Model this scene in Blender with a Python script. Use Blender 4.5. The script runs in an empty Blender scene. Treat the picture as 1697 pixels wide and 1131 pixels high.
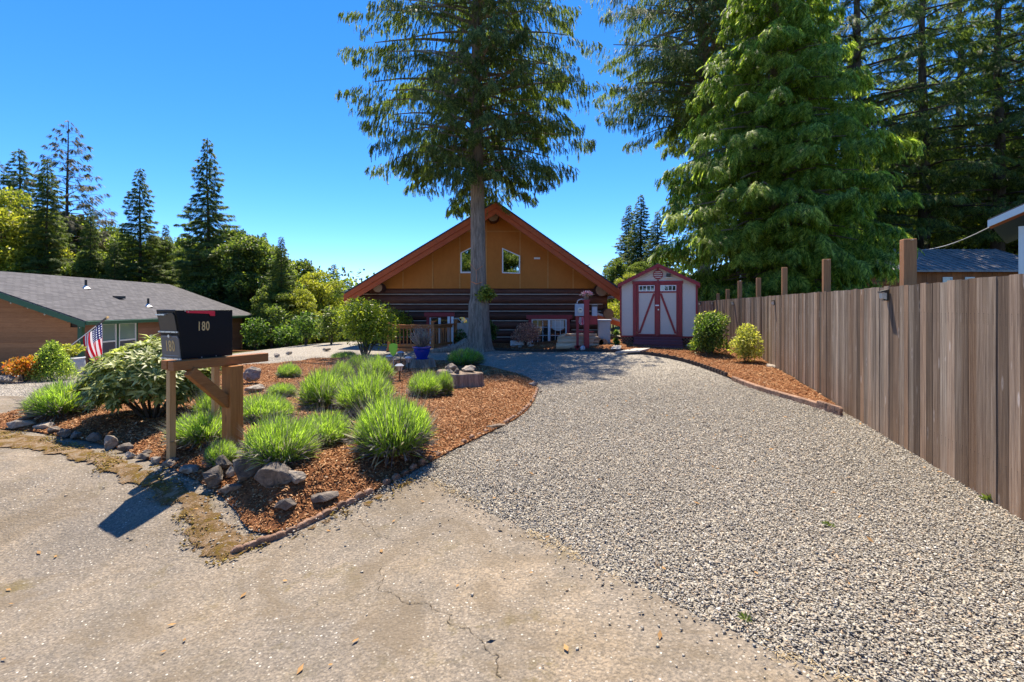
import bpy, bmesh, math, random
import numpy as np
from mathutils import Vector, Matrix, noise as mnoise
from mathutils.geometry import delaunay_2d_cdt

R = math.radians
rng = np.random.default_rng(7)
random.seed(7)
scene = bpy.context.scene
COL = scene.collection

# ------------------------------------------------------------------ camera
CAMZ, F, CX, HOR = 1.6, 850.0, 848.5, 510.0
cd = bpy.data.cameras.new('camera')
cam = bpy.data.objects.new('camera', cd)
COL.objects.link(cam)
cam.location = (0, 0, CAMZ)
cam.rotation_euler = (R(90), 0, 0)
cd.sensor_width = 36
cd.lens = 36 * F / 1697
cd.shift_y = (HOR - 565.5) / 1697
cd.clip_start = 0.05
cd.clip_end = 2000
scene.camera = cam

# ------------------------------------------------------------------ light
SUN_EL, SUN_AZ = R(65), R(-6)      # azimuth from +Y, clockwise (left of the view axis)
w = bpy.data.worlds.new('World')
scene.world = w
w.use_nodes = True
nt = w.node_tree
nt.nodes.clear()
sky = nt.nodes.new('ShaderNodeTexSky')
sky.sky_type = 'NISHITA'
sky.sun_disc = False
sky.sun_elevation = SUN_EL
sky.sun_rotation = SUN_AZ
sky.altitude = 3000
sky.air_density = 1.0
sky.dust_density = 0.0
sky.ozone_density = 6.0
hs = nt.nodes.new('ShaderNodeHueSaturation')
hs.inputs['Saturation'].default_value = 1.24
bg = nt.nodes.new('ShaderNodeBackground')
bg.inputs['Strength'].default_value = 0.12
wo = nt.nodes.new('ShaderNodeOutputWorld')
nt.links.new(sky.outputs[0], hs.inputs['Color'])
tn = nt.nodes.new('ShaderNodeVectorMath'); tn.operation = 'MULTIPLY'
tn.inputs[1].default_value = (1.0, 0.92, 1.0)
nt.links.new(hs.outputs[0], tn.inputs[0])
nt.links.new(tn.outputs[0], bg.inputs['Color'])
nt.links.new(bg.outputs[0], wo.inputs['Surface'])

sd = bpy.data.lights.new('sun', 'SUN')
sd.energy = 4.3
sd.angle = R(0.55)
sd.color = (1.0, 0.9, 0.74)
sun = bpy.data.objects.new('sun', sd)
COL.objects.link(sun)
sdir = Vector((math.sin(SUN_AZ) * math.cos(SUN_EL), math.cos(SUN_AZ) * math.cos(SUN_EL), math.sin(SUN_EL)))
sun.rotation_euler = (-sdir).to_track_quat('-Z', 'Y').to_euler()
sun.location = sdir * 60

scene.view_settings.view_transform = 'Standard'
scene.view_settings.look = 'None'
scene.view_settings.gamma = 1
scene.view_settings.exposure = 1.3
scene.view_settings.use_curve_mapping = False
scene.render.engine = 'CYCLES'
scene.cycles.max_bounces = 6
scene.cycles.diffuse_bounces = 4
scene.cycles.transparent_max_bounces = 6

# ------------------------------------------------------------------ terrain
def ss(a, b, t):
    t = np.clip((np.asarray(t, float) - a) / (b - a), 0, 1)
    return t * t * (3 - 2 * t)

def LOWN(x, y):
    return 0.34 * ss(2.0, -3.0, x) * (1 - ss(3.5, 5.25, y))

def H(x, y):
    x = np.asarray(x, float); y = np.asarray(y, float)
    z = 0.30 * ss(13, 17.5, y) * ss(0, 4, x)
    z = z - 0.9 * ss(-6, -18, x) * ss(8, 19, y)
    z = z - 3.0 * ss(27, 42, y) * ss(12, 0, x)
    z = z - 1.6 * ss(60, 160, y)
    z = z - LOWN(x, y)
    z = z + 0.02 * np.sin(x * 0.9 + 1.3) * np.sin(y * 0.7) * ss(3, 8, y)
    return z

def h(x, y): return float(H(x, y))

def P(px, py, Y):
    return Vector(((px - CX) / F * Y, Y, CAMZ - (py - HOR) / F * Y))

def G(px, py, off=0.0):
    """ground point seen at a place in the photograph"""
    Y = F * CAMZ / max(py - HOR, 5)
    for _ in range(40):
        X = (px - CX) / F * Y
        Yn = F * (CAMZ - h(X, Y) - off) / max(py - HOR, 5)
        Y = 0.5 * Y + 0.5 * Yn
    X = (px - CX) / F * Y
    return Vector((X, Y, h(X, Y) + off))

# ------------------------------------------------------------------ object helpers
def tag(o, label=None, cat=None, group=None, kind=None):
    if label: o['label'] = label
    if cat: o['category'] = cat
    if group: o['group'] = group
    if kind: o['kind'] = kind
    return o

def thing(name, loc, label, cat, group=None, rz=0.0):
    o = bpy.data.objects.new(name, None)
    o.empty_display_size = 0.1
    COL.objects.link(o)
    o.location = loc
    o.rotation_euler = (0, 0, rz)
    return tag(o, label, cat, group)

def link(name, mesh, parent=None, loc=(0, 0, 0)):
    o = bpy.data.objects.new(name, mesh)
    COL.objects.link(o)
    o.location = loc
    if parent is not None: o.parent = parent
    return o

def children(o): return [c for c in bpy.data.objects if c.parent == o]

KIDS = {}
def copy_tree(root, loc, rz=0.0, scale=(1, 1, 1), label=None, group=None, name=None):
    if root.name not in KIDS:
        KIDS[root.name] = [(c, children(c)) for c in children(root)]
    r = root.copy(); COL.objects.link(r)
    if name: r.name = name
    r.location = loc; r.rotation_euler = (0, 0, rz); r.scale = scale
    if label: r['label'] = label
    if group: r['group'] = group
    for c, gs in KIDS[root.name]:
        c2 = c.copy(); COL.objects.link(c2); c2.parent = r
        for g in gs:
            g2 = g.copy(); COL.objects.link(g2); g2.parent = c2
    return r

def mesh_np(name, v, f, mat, smooth=False):
    """v (n,3), f (m,k) arrays"""
    v = np.asarray(v, np.float32); f = np.asarray(f, np.int32)
    me = bpy.data.meshes.new(name)
    me.vertices.add(len(v)); me.vertices.foreach_set('co', v.ravel())
    k = f.shape[1]
    me.loops.add(f.size); me.loops.foreach_set('vertex_index', f.ravel())
    me.polygons.add(len(f))
    me.polygons.foreach_set('loop_start', np.arange(0, f.size, k, dtype=np.int32))
    me.polygons.foreach_set('loop_total', np.full(len(f), k, np.int32))
    if smooth: me.polygons.foreach_set('use_smooth', np.ones(len(f), bool))
    me.update(calc_edges=True)
    if mat: me.materials.append(mat)
    return me

class MB:
    """collects shapes, builds ONE mesh"""
    def __init__(s): s.v = []; s.f = []; s.m = []; s.mi = 0
    def add(s, vs, fs):
        b = len(s.v); s.v += [tuple(x) for x in vs]
        for f in fs: s.f.append(tuple(b + i for i in f)); s.m.append(s.mi)
        return s
    def box(s, c, d, rot=None):
        hx, hy, hz = d[0] / 2, d[1] / 2, d[2] / 2
        vs = [Vector((x, y, z)) for x in (-hx, hx) for y in (-hy, hy) for z in (-hz, hz)]
        if rot is not None: vs = [rot @ q for q in vs]
        c = Vector(c)
        return s.add([q + c for q in vs], [(0, 1, 3, 2), (4, 6, 7, 5), (0, 4, 5, 1), (2, 3, 7, 6), (0, 2, 6, 4), (1, 5, 7, 3)])
    def b2(s, x0, x1, y0, y1, z0, z1):
        return s.box(((x0 + x1) / 2, (y0 + y1) / 2, (z0 + z1) / 2), (x1 - x0, y1 - y0, z1 - z0))
    def bar(s, a, b, wd, ht, up=(0, 0, 1)):
        a = Vector(a); b = Vector(b); x = (b - a); L = x.length; x.normalize()
        u = Vector(up); y = u.cross(x)
        if y.length < 1e-4: y = Vector((0, 1, 0)).cross(x)
        y.normalize(); z = x.cross(y)
        M = Matrix((x, y, z)).transposed()
        return s.box((a + b) / 2, (L, wd, ht), M)
    def tube(s, pts, rad, n=8, cap=True):
        pts = [Vector(p) for p in pts]; N = len(pts)
        if not hasattr(rad, '__len__'): rad = [rad] * N
        vs = []
        for i, p in enumerate(pts):
            t = (pts[min(i + 1, N - 1)] - pts[max(i - 1, 0)]).normalized()
            a = Vector((0, 0, 1)) if abs(t.z) < 0.9 else Vector((0, 1, 0))
            u = t.cross(a).normalized(); q = t.cross(u)
            for k in range(n):
                an = 2 * math.pi * k / n
                vs.append(p + rad[i] * (math.cos(an) * u + math.sin(an) * q))
        fs = [(i * n + k, i * n + (k + 1) % n, (i + 1) * n + (k + 1) % n, (i + 1) * n + k) for i in range(N - 1) for k in range(n)]
        if cap: fs += [tuple(range(n - 1, -1, -1)), tuple((N - 1) * n + k for k in range(n))]
        return s.add(vs, fs)
    def lathe(s, prof, c=(0, 0, 0), n=20):
        c = Vector(c); vs = []; N = len(prof)
        for r, z in prof:
            for k in range(n):
                a = 2 * math.pi * k / n
                vs.append(c + Vector((r * math.cos(a), r * math.sin(a), z)))
        fs = [(i * n + k, i * n + (k + 1) % n, (i + 1) * n + (k + 1) % n, (i + 1) * n + k) for i in range(N - 1) for k in range(n)]
        if prof[0][0] > 1e-4: fs.append(tuple(range(n - 1, -1, -1)))
        if prof[-1][0] > 1e-4: fs.append(tuple((N - 1) * n + k for k in range(n)))
        return s.add(vs, fs)
    def prism(s, poly, ext):
        """poly: 3-D points of a planar outline, ext: extrusion vector"""
        ext = Vector(ext); n = len(poly); a = [Vector(p) for p in poly]
        return s.add(a + [p + ext for p in a], [tuple(range(n)), tuple(range(2 * n - 1, n - 1, -1))] + [(i, n + i, n + (i + 1) % n, (i + 1) % n) for i in range(n)])
    def mesh(s, name, mat, off=(0, 0, 0), smooth=False, bevel=0.0):
        me = bpy.data.meshes.new(name)
        o = Vector(off)
        me.from_pydata([tuple(Vector(q) - o) for q in s.v], [], s.f)
        for m_ in (mat if isinstance(mat, (list, tuple)) else [mat]): me.materials.append(m_)
        me.polygons.foreach_set('material_index', s.m)
        bm = bmesh.new(); bm.from_mesh(me)
        bmesh.ops.recalc_face_normals(bm, faces=bm.faces)
        if bevel > 0:
            bmesh.ops.bevel(bm, geom=list(bm.edges), offset=bevel, segments=1, affect='EDGES', clamp_overlap=True)
        bm.to_mesh(me); bm.free()
        if smooth:
            me.polygons.foreach_set('use_smooth', np.ones(len(me.polygons), bool))
            try: me.set_sharp_from_angle(angle=R(40))
            except Exception: pass
        return me
    def build(s, name, mat, parent=None, smooth=False, bevel=0.0, local=False):
        off = (0, 0, 0)
        if parent is not None and not local:
            off = parent.location.copy()
            if parent.parent is not None: off = off + parent.parent.location
        return link(name, s.mesh(name, mat, off, smooth, bevel), parent)

# ------------------------------------------------------------------ materials
MATS = {}
class N:
    def __init__(s, name, rough=0.8, spec=0.3):
        s.m = bpy.data.materials.new(name); s.m.use_nodes = True
        s.t = s.m.node_tree; s.b = s.t.nodes['Principled BSDF']
        s.b.inputs['Roughness'].default_value = rough
        s.b.inputs['Specular IOR Level'].default_value = spec
        s.out = s.t.nodes['Material Output']
        MATS[name] = s.m
    def n(s, typ, **kw):
        nd = s.t.nodes.new(typ)
        for k, v_ in kw.items():
            if k.startswith('i_'): nd.inputs[k[2:].replace('_', ' ')].default_value = v_
            else: setattr(nd, k, v_)
        return nd
    def l(s, a, b): s.t.links.new(a, b)
    def coord(s, scale=(1, 1, 1), obj=False, rot=(0, 0, 0)):
        if obj: src = s.n('ShaderNodeTexCoord').outputs['Object']
        else: src = s.n('ShaderNodeNewGeometry').outputs['Position']
        mp = s.n('ShaderNodeMapping'); mp.inputs['Scale'].default_value = scale
        mp.inputs['Rotation'].default_value = rot
        s.l(src, mp.inputs['Vector']); return mp.outputs[0]
    def noise(s, vec, scale, detail=4, rough=0.6, dist=0.0):
        nd = s.n('ShaderNodeTexNoise'); nd.inputs['Scale'].default_value = scale
        nd.inputs['Detail'].default_value = detail; nd.inputs['Roughness'].default_value = rough
        nd.inputs['Distortion'].default_value = dist
        s.l(vec, nd.inputs['Vector']); return nd.outputs['Fac']
    def voro(s, vec, scale, feature='F1', rnd=1.0):
        nd = s.n('ShaderNodeTexVoronoi', feature=feature); nd.inputs['Scale'].default_value = scale
        nd.inputs['Randomness'].default_value = rnd
        s.l(vec, nd.inputs['Vector']); return nd
    def ramp(s, fac, stops, interp='LINEAR'):
        nd = s.n('ShaderNodeValToRGB'); nd.color_ramp.interpolation = interp
        e = nd.color_ramp.elements
        while len(e) < len(stops): e.new(0.5)
        for el, (p, c) in zip(e, stops):
            el.position = p; el.color = (*c, 1) if len(c) == 3 else c
        s.l(fac, nd.inputs[0]); return nd.outputs[0]
    def mix(s, fac, a, b, typ='MIX'):
        nd = s.n('ShaderNodeMix', data_type='RGBA', blend_type=typ)
        for k, x in (('Factor', fac), ('A', a), ('B', b)):
            ip = [i for i in nd.inputs if i.name == k and (i.type == ('VALUE' if k == 'Factor' else 'RGBA'))][0]
            if hasattr(x, 'is_linked') or isinstance(x, bpy.types.NodeSocket): s.l(x, ip)
            elif k == 'Factor': ip.default_value = x
            else: ip.default_value = (*x, 1)
        return [o for o in nd.outputs if o.type == 'RGBA'][0]
    def math(s, op, a, b=0.0, c=None):
        nd = s.n('ShaderNodeMath', operation=op)
        for i, x in enumerate((a, b) if c is None else (a, b, c)):
            if isinstance(x, bpy.types.NodeSocket): s.l(x, nd.inputs[i])
            else: nd.inputs[i].default_value = x
        return nd.outputs[0]
    def rand(s): return s.n('ShaderNodeObjectInfo').outputs['Random']
    def island(s): return s.n('ShaderNodeNewGeometry').outputs['Random Per Island']
    def var(s, col, fac, lo, hi):
        """brightness variation by a 0..1 factor"""
        r_ = s.n('ShaderNodeMapRange'); r_.inputs['To Min'].default_value = lo; r_.inputs['To Max'].default_value = hi
        s.l(fac, r_.inputs['Value'])
        nd = s.n('ShaderNodeVectorMath', operation='SCALE')
        s.l(col, nd.inputs[0]); s.l(r_.outputs[0], nd.inputs['Scale']); return nd.outputs[0]
    def col(s, c):
        if isinstance(c, bpy.types.NodeSocket): s.l(c, s.b.inputs['Base Color'])
        else: s.b.inputs['Base Color'].default_value = (*c, 1)
    def bump(s, hgt, strength=0.5, dist=0.01):
        nd = s.n('ShaderNodeBump'); nd.inputs['Strength'].default_value = strength
        nd.inputs['Distance'].default_value = dist
        s.l(hgt, nd.inputs['Height']); s.l(nd.outputs[0], s.b.inputs['Normal']); return nd.outputs[0]

def plain(name, c, rough=0.6, spec=0.4, var=0.12, metal=0.0, scale=9, bump=0.1):
    s = N(name, rough, spec)
    v_ = s.coord()
    f = s.noise(v_, scale, 5)
    c = np.array(c)
    s.col(s.ramp(f, [(0.3, tuple(c * (1 - var))), (0.7, tuple(np.minimum(c * (1 + var), 1)))]))
    s.b.inputs['Metallic'].default_value = metal
    if bump: s.bump(s.noise(v_, scale * 8, 3), bump, 0.004)
    return s.m

def wood(name, c1, c2, sc, rough=0.8, objvar=(0.75, 1.2), bump=0.5, knots=False, obj=False, c3=None):
    s = N(name, rough, 0.25)
    v_ = s.coord(sc, obj=obj)
    off = s.n('ShaderNodeVectorMath', operation='ADD')
    rv = s.n('ShaderNodeCombineXYZ')
    rr = s.math('MULTIPLY', s.rand(), 37.0)
    s.l(rr, rv.inputs[0]); s.l(rr, rv.inputs[1]); s.l(rr, rv.inputs[2])
    s.l(v_, off.inputs[0]); s.l(rv.outputs[0], off.inputs[1]); v2 = off.outputs[0]
    f = s.noise(v2, 1.0, 6, 0.7, 0.4)
    g = s.noise(v2, 3.1, 4, 0.7)
    ff = s.math('MULTIPLY_ADD', g, 0.5, s.math('MULTIPLY', f, 0.6))
    stops = [(0.32, c1), (0.72, c2)]
    if c3: stops = [(0.3, c1), (0.55, c2), (0.8, c3)]
    c = s.ramp(ff, stops)
    if knots:
        k = s.voro(s.coord((7, 7, 2.2), obj=obj), 1.0)
        kk = s.ramp(k.outputs['Distance'], [(0.0, (1, 1, 1)), (0.07, (0.7, 0.7, 0.7)), (0.12, (0, 0, 0))])
        c = s.mix(s.math('MULTIPLY', kk, 0.75), c, knots)
    c = s.var(c, s.rand(), *objvar)
    s.col(c)
    s.bump(ff, bump, 0.006)
    return s.m

def leafmat(name, cols, trans=0.45, rough=0.5, tcol=(1.0, 1.1, 0.5), clump=0.8, spec=0.35, var=(0.6, 1.35)):
    """cols: ramp of base colours; leaves let light through"""
    s = N(name, rough, spec)
    v_ = s.coord()
    f = s.noise(v_, clump, 2)
    ff = s.math('MULTIPLY_ADD', s.island(), 0.55, s.math('MULTIPLY', f, 0.5))
    n = len(cols)
    c = s.ramp(ff, [(0.2 + 0.6 * i / (n - 1), cols[i]) for i in range(n)])
    c = s.var(c, s.island(), *var)
    s.col(c)
    tr = s.n('ShaderNodeBsdfTranslucent')
    tm = s.n('ShaderNodeVectorMath', operation='MULTIPLY'); tm.inputs[1].default_value = (tcol[0] * 1.9, tcol[1] * 1.9, tcol[2] * 1.9)
    s.l(c, tm.inputs[0]); s.l(tm.outputs[0], tr.inputs['Color'])
    ms = s.n('ShaderNodeMixShader'); ms.inputs[0].default_value = trans
    s.l(s.b.outputs[0], ms.inputs[1]); s.l(tr.outputs[0], ms.inputs[2])
    s.l(ms.outputs[0], s.out.inputs['Surface'])
    return s.m

# ground materials
def m_asphalt():
    s = N('asphalt', 0.9, 0.2); v_ = s.coord()
    big = s.noise(v_, 0.55, 6, 0.65); mid = s.noise(v_, 2.6, 6, 0.7); fine = s.noise(v_, 55, 3, 0.7)
    base = s.ramp(big, [(0.3, (0.2, 0.175, 0.15)), (0.5, (0.29, 0.235, 0.175)), (0.68, (0.37, 0.28, 0.185))])
    base = s.mix(s.ramp(mid, [(0.42, (0, 0, 0)), (0.7, (0.7, 0.7, 0.7))]), base, (0.17, 0.145, 0.115))
    base = s.mix(s.ramp(fine, [(0.4, (0, 0, 0)), (0.62, (0.7, 0.7, 0.7))]), base, (0.09, 0.08, 0.068))
    vo = s.voro(v_, 52); d = vo.outputs['Distance']
    rnd = s.n('ShaderNodeSeparateColor'); s.l(vo.outputs['Color'], rnd.inputs[0])
    speck = s.math('MULTIPLY', s.math('LESS_THAN', d, 0.33), s.math('GREATER_THAN', rnd.outputs[0], 0.62))
    sc = s.ramp(rnd.outputs[1], [(0.0, (0.26, 0.22, 0.17)), (0.8, (0.45, 0.4, 0.33)), (1.0, (0.62, 0.58, 0.5))])
    base = s.mix(s.math('MULTIPLY', speck, 0.5), base, sc)
    vo2 = s.voro(v_, 38); r2 = s.n('ShaderNodeSeparateColor'); s.l(vo2.outputs['Color'], r2.inputs[0])
    sp2 = s.math('MULTIPLY', s.math('LESS_THAN', vo2.outputs['Distance'], 0.22), s.math('GREATER_THAN', r2.outputs[0], 0.93))
    base = s.mix(sp2, base, (0.6, 0.56, 0.48))
    moss = s.noise(v_, 3.3, 8, 0.75); ms = s.noise(v_, 0.7, 3)
    mm = s.math('MULTIPLY', s.ramp(moss, [(0.54, (0, 0, 0)), (0.64, (1, 1, 1))]), s.ramp(ms, [(0.42, (0, 0, 0)), (0.6, (0.8, 0.8, 0.8))]))
    base = s.mix(mm, base, (0.13, 0.1, 0.035))
    s.col(base)
    hf = s.noise(v_, 16, 5, 0.8)
    base = s.var(base, hf, 0.62, 1.38)
    st = s.noise(v_, 1.1, 7, 0.75, 1.2)
    base = s.mix(s.ramp(st, [(0.47, (0, 0, 0)), (0.6, (0.62, 0.62, 0.62))]), base, (0.15, 0.115, 0.075))
    s.col(base)
    s.bump(s.math('ADD', s.math('MULTIPLY', d, -0.8), s.math('ADD', fine, hf)), 0.9, 0.008)
    return s.m

def m_gravel(name='gravel', tint=(1, 1, 1)):
    s = N(name, 0.85, 0.25); v_ = s.coord()
    vo = s.voro(v_, 38); r_ = s.n('ShaderNodeSeparateColor'); s.l(vo.outputs['Color'], r_.inputs[0])
    big = s.noise(v_, 0.8, 5)
    c = s.ramp(r_.outputs[0], [(0, (0.22, 0.2, 0.175)), (0.35, (0.33, 0.295, 0.245)), (0.7, (0.42, 0.37, 0.3)), (1, (0.55, 0.5, 0.42))])
    c = s.mix(s.ramp(vo.outputs['Distance'], [(0.35, (0, 0, 0)), (0.8, (0.85, 0.85, 0.85))]), c, (0.17, 0.145, 0.112))
    c = s.var(c, big, 0.85, 1.15)
    s.col(c); s.bump(s.math('MULTIPLY', vo.outputs['Distance'], -1.0), 1.0, 0.02)
    return s.m

def m_chips():
    s = N('gravel_chip', 0.75, 0.35)
    c = s.ramp(s.island(), [(0, (0.24, 0.215, 0.185)), (0.25, (0.33, 0.3, 0.255)), (0.5, (0.39, 0.35, 0.285)), (0.75, (0.42, 0.37, 0.29)), (0.9, (0.38, 0.27, 0.175)), (0.95, (0.5, 0.46, 0.39)), (1, (0.62, 0.58, 0.51))])
    big = s.noise(s.coord(), 0.7, 4)
    s.col(s.var(c, big, 0.82, 1.2)); return s.m

def m_mulch():
    s = N('mulch', 0.95, 0.1); v_ = s.coord()
    f = s.noise(v_, 34, 6, 0.75, 1.0); g = s.noise(v_, 1.3, 4)
    c = s.ramp(f, [(0.3, (0.07, 0.028, 0.013)), (0.5, (0.22, 0.09, 0.038)), (0.7, (0.4, 0.19, 0.085))])
    c = s.var(c, g, 0.8, 1.15); s.col(c); s.bump(f, 1.0, 0.03); return s.m

def m_mulchchip():
    s = N('mulch_chip', 0.9, 0.12)
    c = s.ramp(s.island(), [(0, (0.1, 0.045, 0.022)), (0.3, (0.25, 0.115, 0.05)), (0.7, (0.4, 0.195, 0.085)), (0.93, (0.52, 0.3, 0.15)), (1, (0.6, 0.42, 0.26))])
    s.col(c); return s.m

def m_soil():
    s = N('soil', 0.95, 0.1); v_ = s.coord()
    f = s.noise(v_, 0.5, 8, 0.7); g = s.noise(v_, 14, 5, 0.7)
    c = s.ramp(f, [(0.35, (0.07, 0.055, 0.03)), (0.55, (0.09, 0.1, 0.035)), (0.7, (0.13, 0.15, 0.05))])
    s.col(s.var(c, g, 0.6, 1.4)); s.bump(g, 0.8, 0.05); return s.m

def m_moss():
    s = N('mossy_verge', 0.95, 0.1); v_ = s.coord()
    f = s.noise(v_, 5.5, 9, 0.78, 0.8); g = s.noise(v_, 38, 6, 0.8); k = s.noise(v_, 1.0, 3)
    c = s.ramp(f, [(0.38, (0.36, 0.28, 0.19)), (0.47, (0.34, 0.22, 0.12)), (0.53, (0.2, 0.125, 0.05)), (0.6, (0.25, 0.16, 0.03)), (0.7, (0.12, 0.075, 0.02))])
    vo = s.voro(v_, 40); r_ = s.n('ShaderNodeSeparateColor'); s.l(vo.outputs['Color'], r_.inputs[0])
    sp = s.math('MULTIPLY', s.math('LESS_THAN', vo.outputs['Distance'], 0.3), s.math('GREATER_THAN', r_.outputs[0], 0.7))
    c = s.mix(s.math('MULTIPLY', sp, 0.6), c, (0.5, 0.45, 0.37))
    s.col(s.var(c, g, 0.5, 1.45)); s.bump(s.math('ADD', g, f), 1.0, 0.04)
    at = s.n('ShaderNodeAttribute', attribute_name='edge')
    n2 = s.noise(v_, 9, 7, 0.75)
    a = s.math('GREATER_THAN', s.math('ADD', s.math('MULTIPLY', at.outputs['Fac'], 0.62), n2), 0.66)
    tb = s.n('ShaderNodeBsdfTransparent'); ms = s.n('ShaderNodeMixShader'); s.l(a, ms.inputs[0]); s.l(tb.outputs[0], ms.inputs[1]); s.l(s.b.outputs[0], ms.inputs[2]); s.l(ms.outputs[0], s.out.inputs['Surface'])
    return s.m

def m_rock(name, c1, c2, c3):
    s = N(name, 0.8, 0.35); v_ = s.coord()
    f = s.noise(v_, 9, 9, 0.75, 1.2); g = s.noise(v_, 60, 4, 0.7)
    c = s.ramp(f, [(0.35, c1), (0.52, c2), (0.68, c3)])
    c = s.var(c, s.rand(), 0.75, 1.25)
    s.col(s.var(c, g, 0.75, 1.25)); s.bump(s.math('ADD', f, s.math('MULTIPLY', g, 0.3)), 0.8, 0.02); return s.m

def m_fence():
    s = N('weathered_board', 0.85, 0.2)
    v_ = s.coord((1, 1, 1)); off = s.n('ShaderNodeVectorMath', operation='ADD'); rv = s.n('ShaderNodeCombineXYZ')
    rr = s.math('MULTIPLY', s.rand(), 53.0)
    for i in range(3): s.l(rr, rv.inputs[i])
    s.l(v_, off.inputs[0]); s.l(rv.outputs[0], off.inputs[1])
    def mp(sc):
        m_ = s.n('ShaderNodeMapping'); m_.inputs['Scale'].default_value = sc; s.l(off.outputs[0], m_.inputs['Vector']); return m_.outputs[0]
    grain = s.noise(mp((60, 60, 1.3)), 1.0, 6, 0.75, 0.3); broad = s.noise(mp((9, 9, .7)), 1.0, 4, 0.6); patch = s.noise(mp((4, 4, 3)), 1.0, 5, 0.7)
    grey = s.ramp(grain, [(0.3, (0.1, 0.07, 0.05)), (0.5, (0.26, 0.205, 0.155)), (0.72, (0.45, 0.385, 0.315))])
    brown = s.ramp(grain, [(0.3, (0.085, 0.042, 0.022)), (0.5, (0.26, 0.15, 0.085)), (0.72, (0.42, 0.28, 0.175))])
    r2 = s.math('FRACT', s.math('MULTIPLY', s.rand(), 17.3))
    c = s.mix(s.math('MULTIPLY', r2, 0.85), grey, brown)
    c = s.mix(s.ramp(broad, [(0.45, (0, 0, 0)), (0.65, (0.6, 0.6, 0.6))]), c, (0.11, 0.075, 0.055))
    k = s.voro(mp((11, 11, 2.6)), 1.0); kc = s.n('ShaderNodeSeparateColor'); s.l(k.outputs['Color'], kc.inputs[0])
    pick = s.math('GREATER_THAN', kc.outputs[0], 0.6)
    ring = s.ramp(k.outputs['Distance'], [(0.0, (1, 1, 1)), (0.13, (0.9, 0.9, 0.9)), (0.2, (0, 0, 0))])
    c = s.mix(s.math('MULTIPLY', ring, pick), c, (0.42, 0.35, 0.3))
    core = s.ramp(k.outputs['Distance'], [(0.0, (1, 1, 1)), (0.06, (0.8, 0.8, 0.8)), (0.1, (0, 0, 0))])
    c = s.mix(s.math('MULTIPLY', core, pick), c, (0.07, 0.045, 0.03))
    g = s.n('ShaderNodeNewGeometry'); sp = s.n('ShaderNodeSeparateXYZ'); s.l(g.outputs['Position'], sp.inputs[0])
    low = s.n('ShaderNodeMapRange'); low.inputs['From Min'].default_value = 0.0; low.inputs['From Max'].default_value = 0.75; low.inputs['To Min'].default_value = 0.55; low.inputs['To Max'].default_value = 0.0
    s.l(sp.outputs[2], low.inputs['Value'])
    c = s.mix(s.math('MULTIPLY', low.outputs[0], patch), c, (0.3, 0.16, 0.075))
    ob = s.n('ShaderNodeTexCoord').outputs['Object']; so = s.n('ShaderNodeSeparateXYZ'); s.l(ob, so.inputs[0])
    xx = s.math('MULTIPLY', s.math('SUBTRACT', s.math('ABSOLUTE', so.outputs[0]), 0.27), 0.14)
    for z0 in (0.19, 0.835):
        dz = s.math('MULTIPLY', s.math('SUBTRACT', so.outputs[2], z0), 1.85)
        dd = s.math('SQRT', s.math('ADD', s.math('MULTIPLY', xx, xx), s.math('MULTIPLY', dz, dz)))
        c = s.mix(s.math('MULTIPLY', s.math('LESS_THAN', dd, 0.0045), 0.85), c, (0.05, 0.035, 0.03))
        run = s.math('MULTIPLY', s.math('LESS_THAN', s.math('ABSOLUTE', xx), 0.005), s.math('MULTIPLY', s.math('LESS_THAN', dz, 0.0), s.math('GREATER_THAN', dz, -0.09)))
        c = s.mix(s.math('MULTIPLY', run, 0.35), c, (0.08, 0.06, 0.05))
    c = s.var(c, s.math('FRACT', s.math('MULTIPLY', s.rand(), 7.7)), 0.4, 1.35)
    s.col(c); s.bump(grain, 0.9, 0.01)
    return s.m

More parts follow.
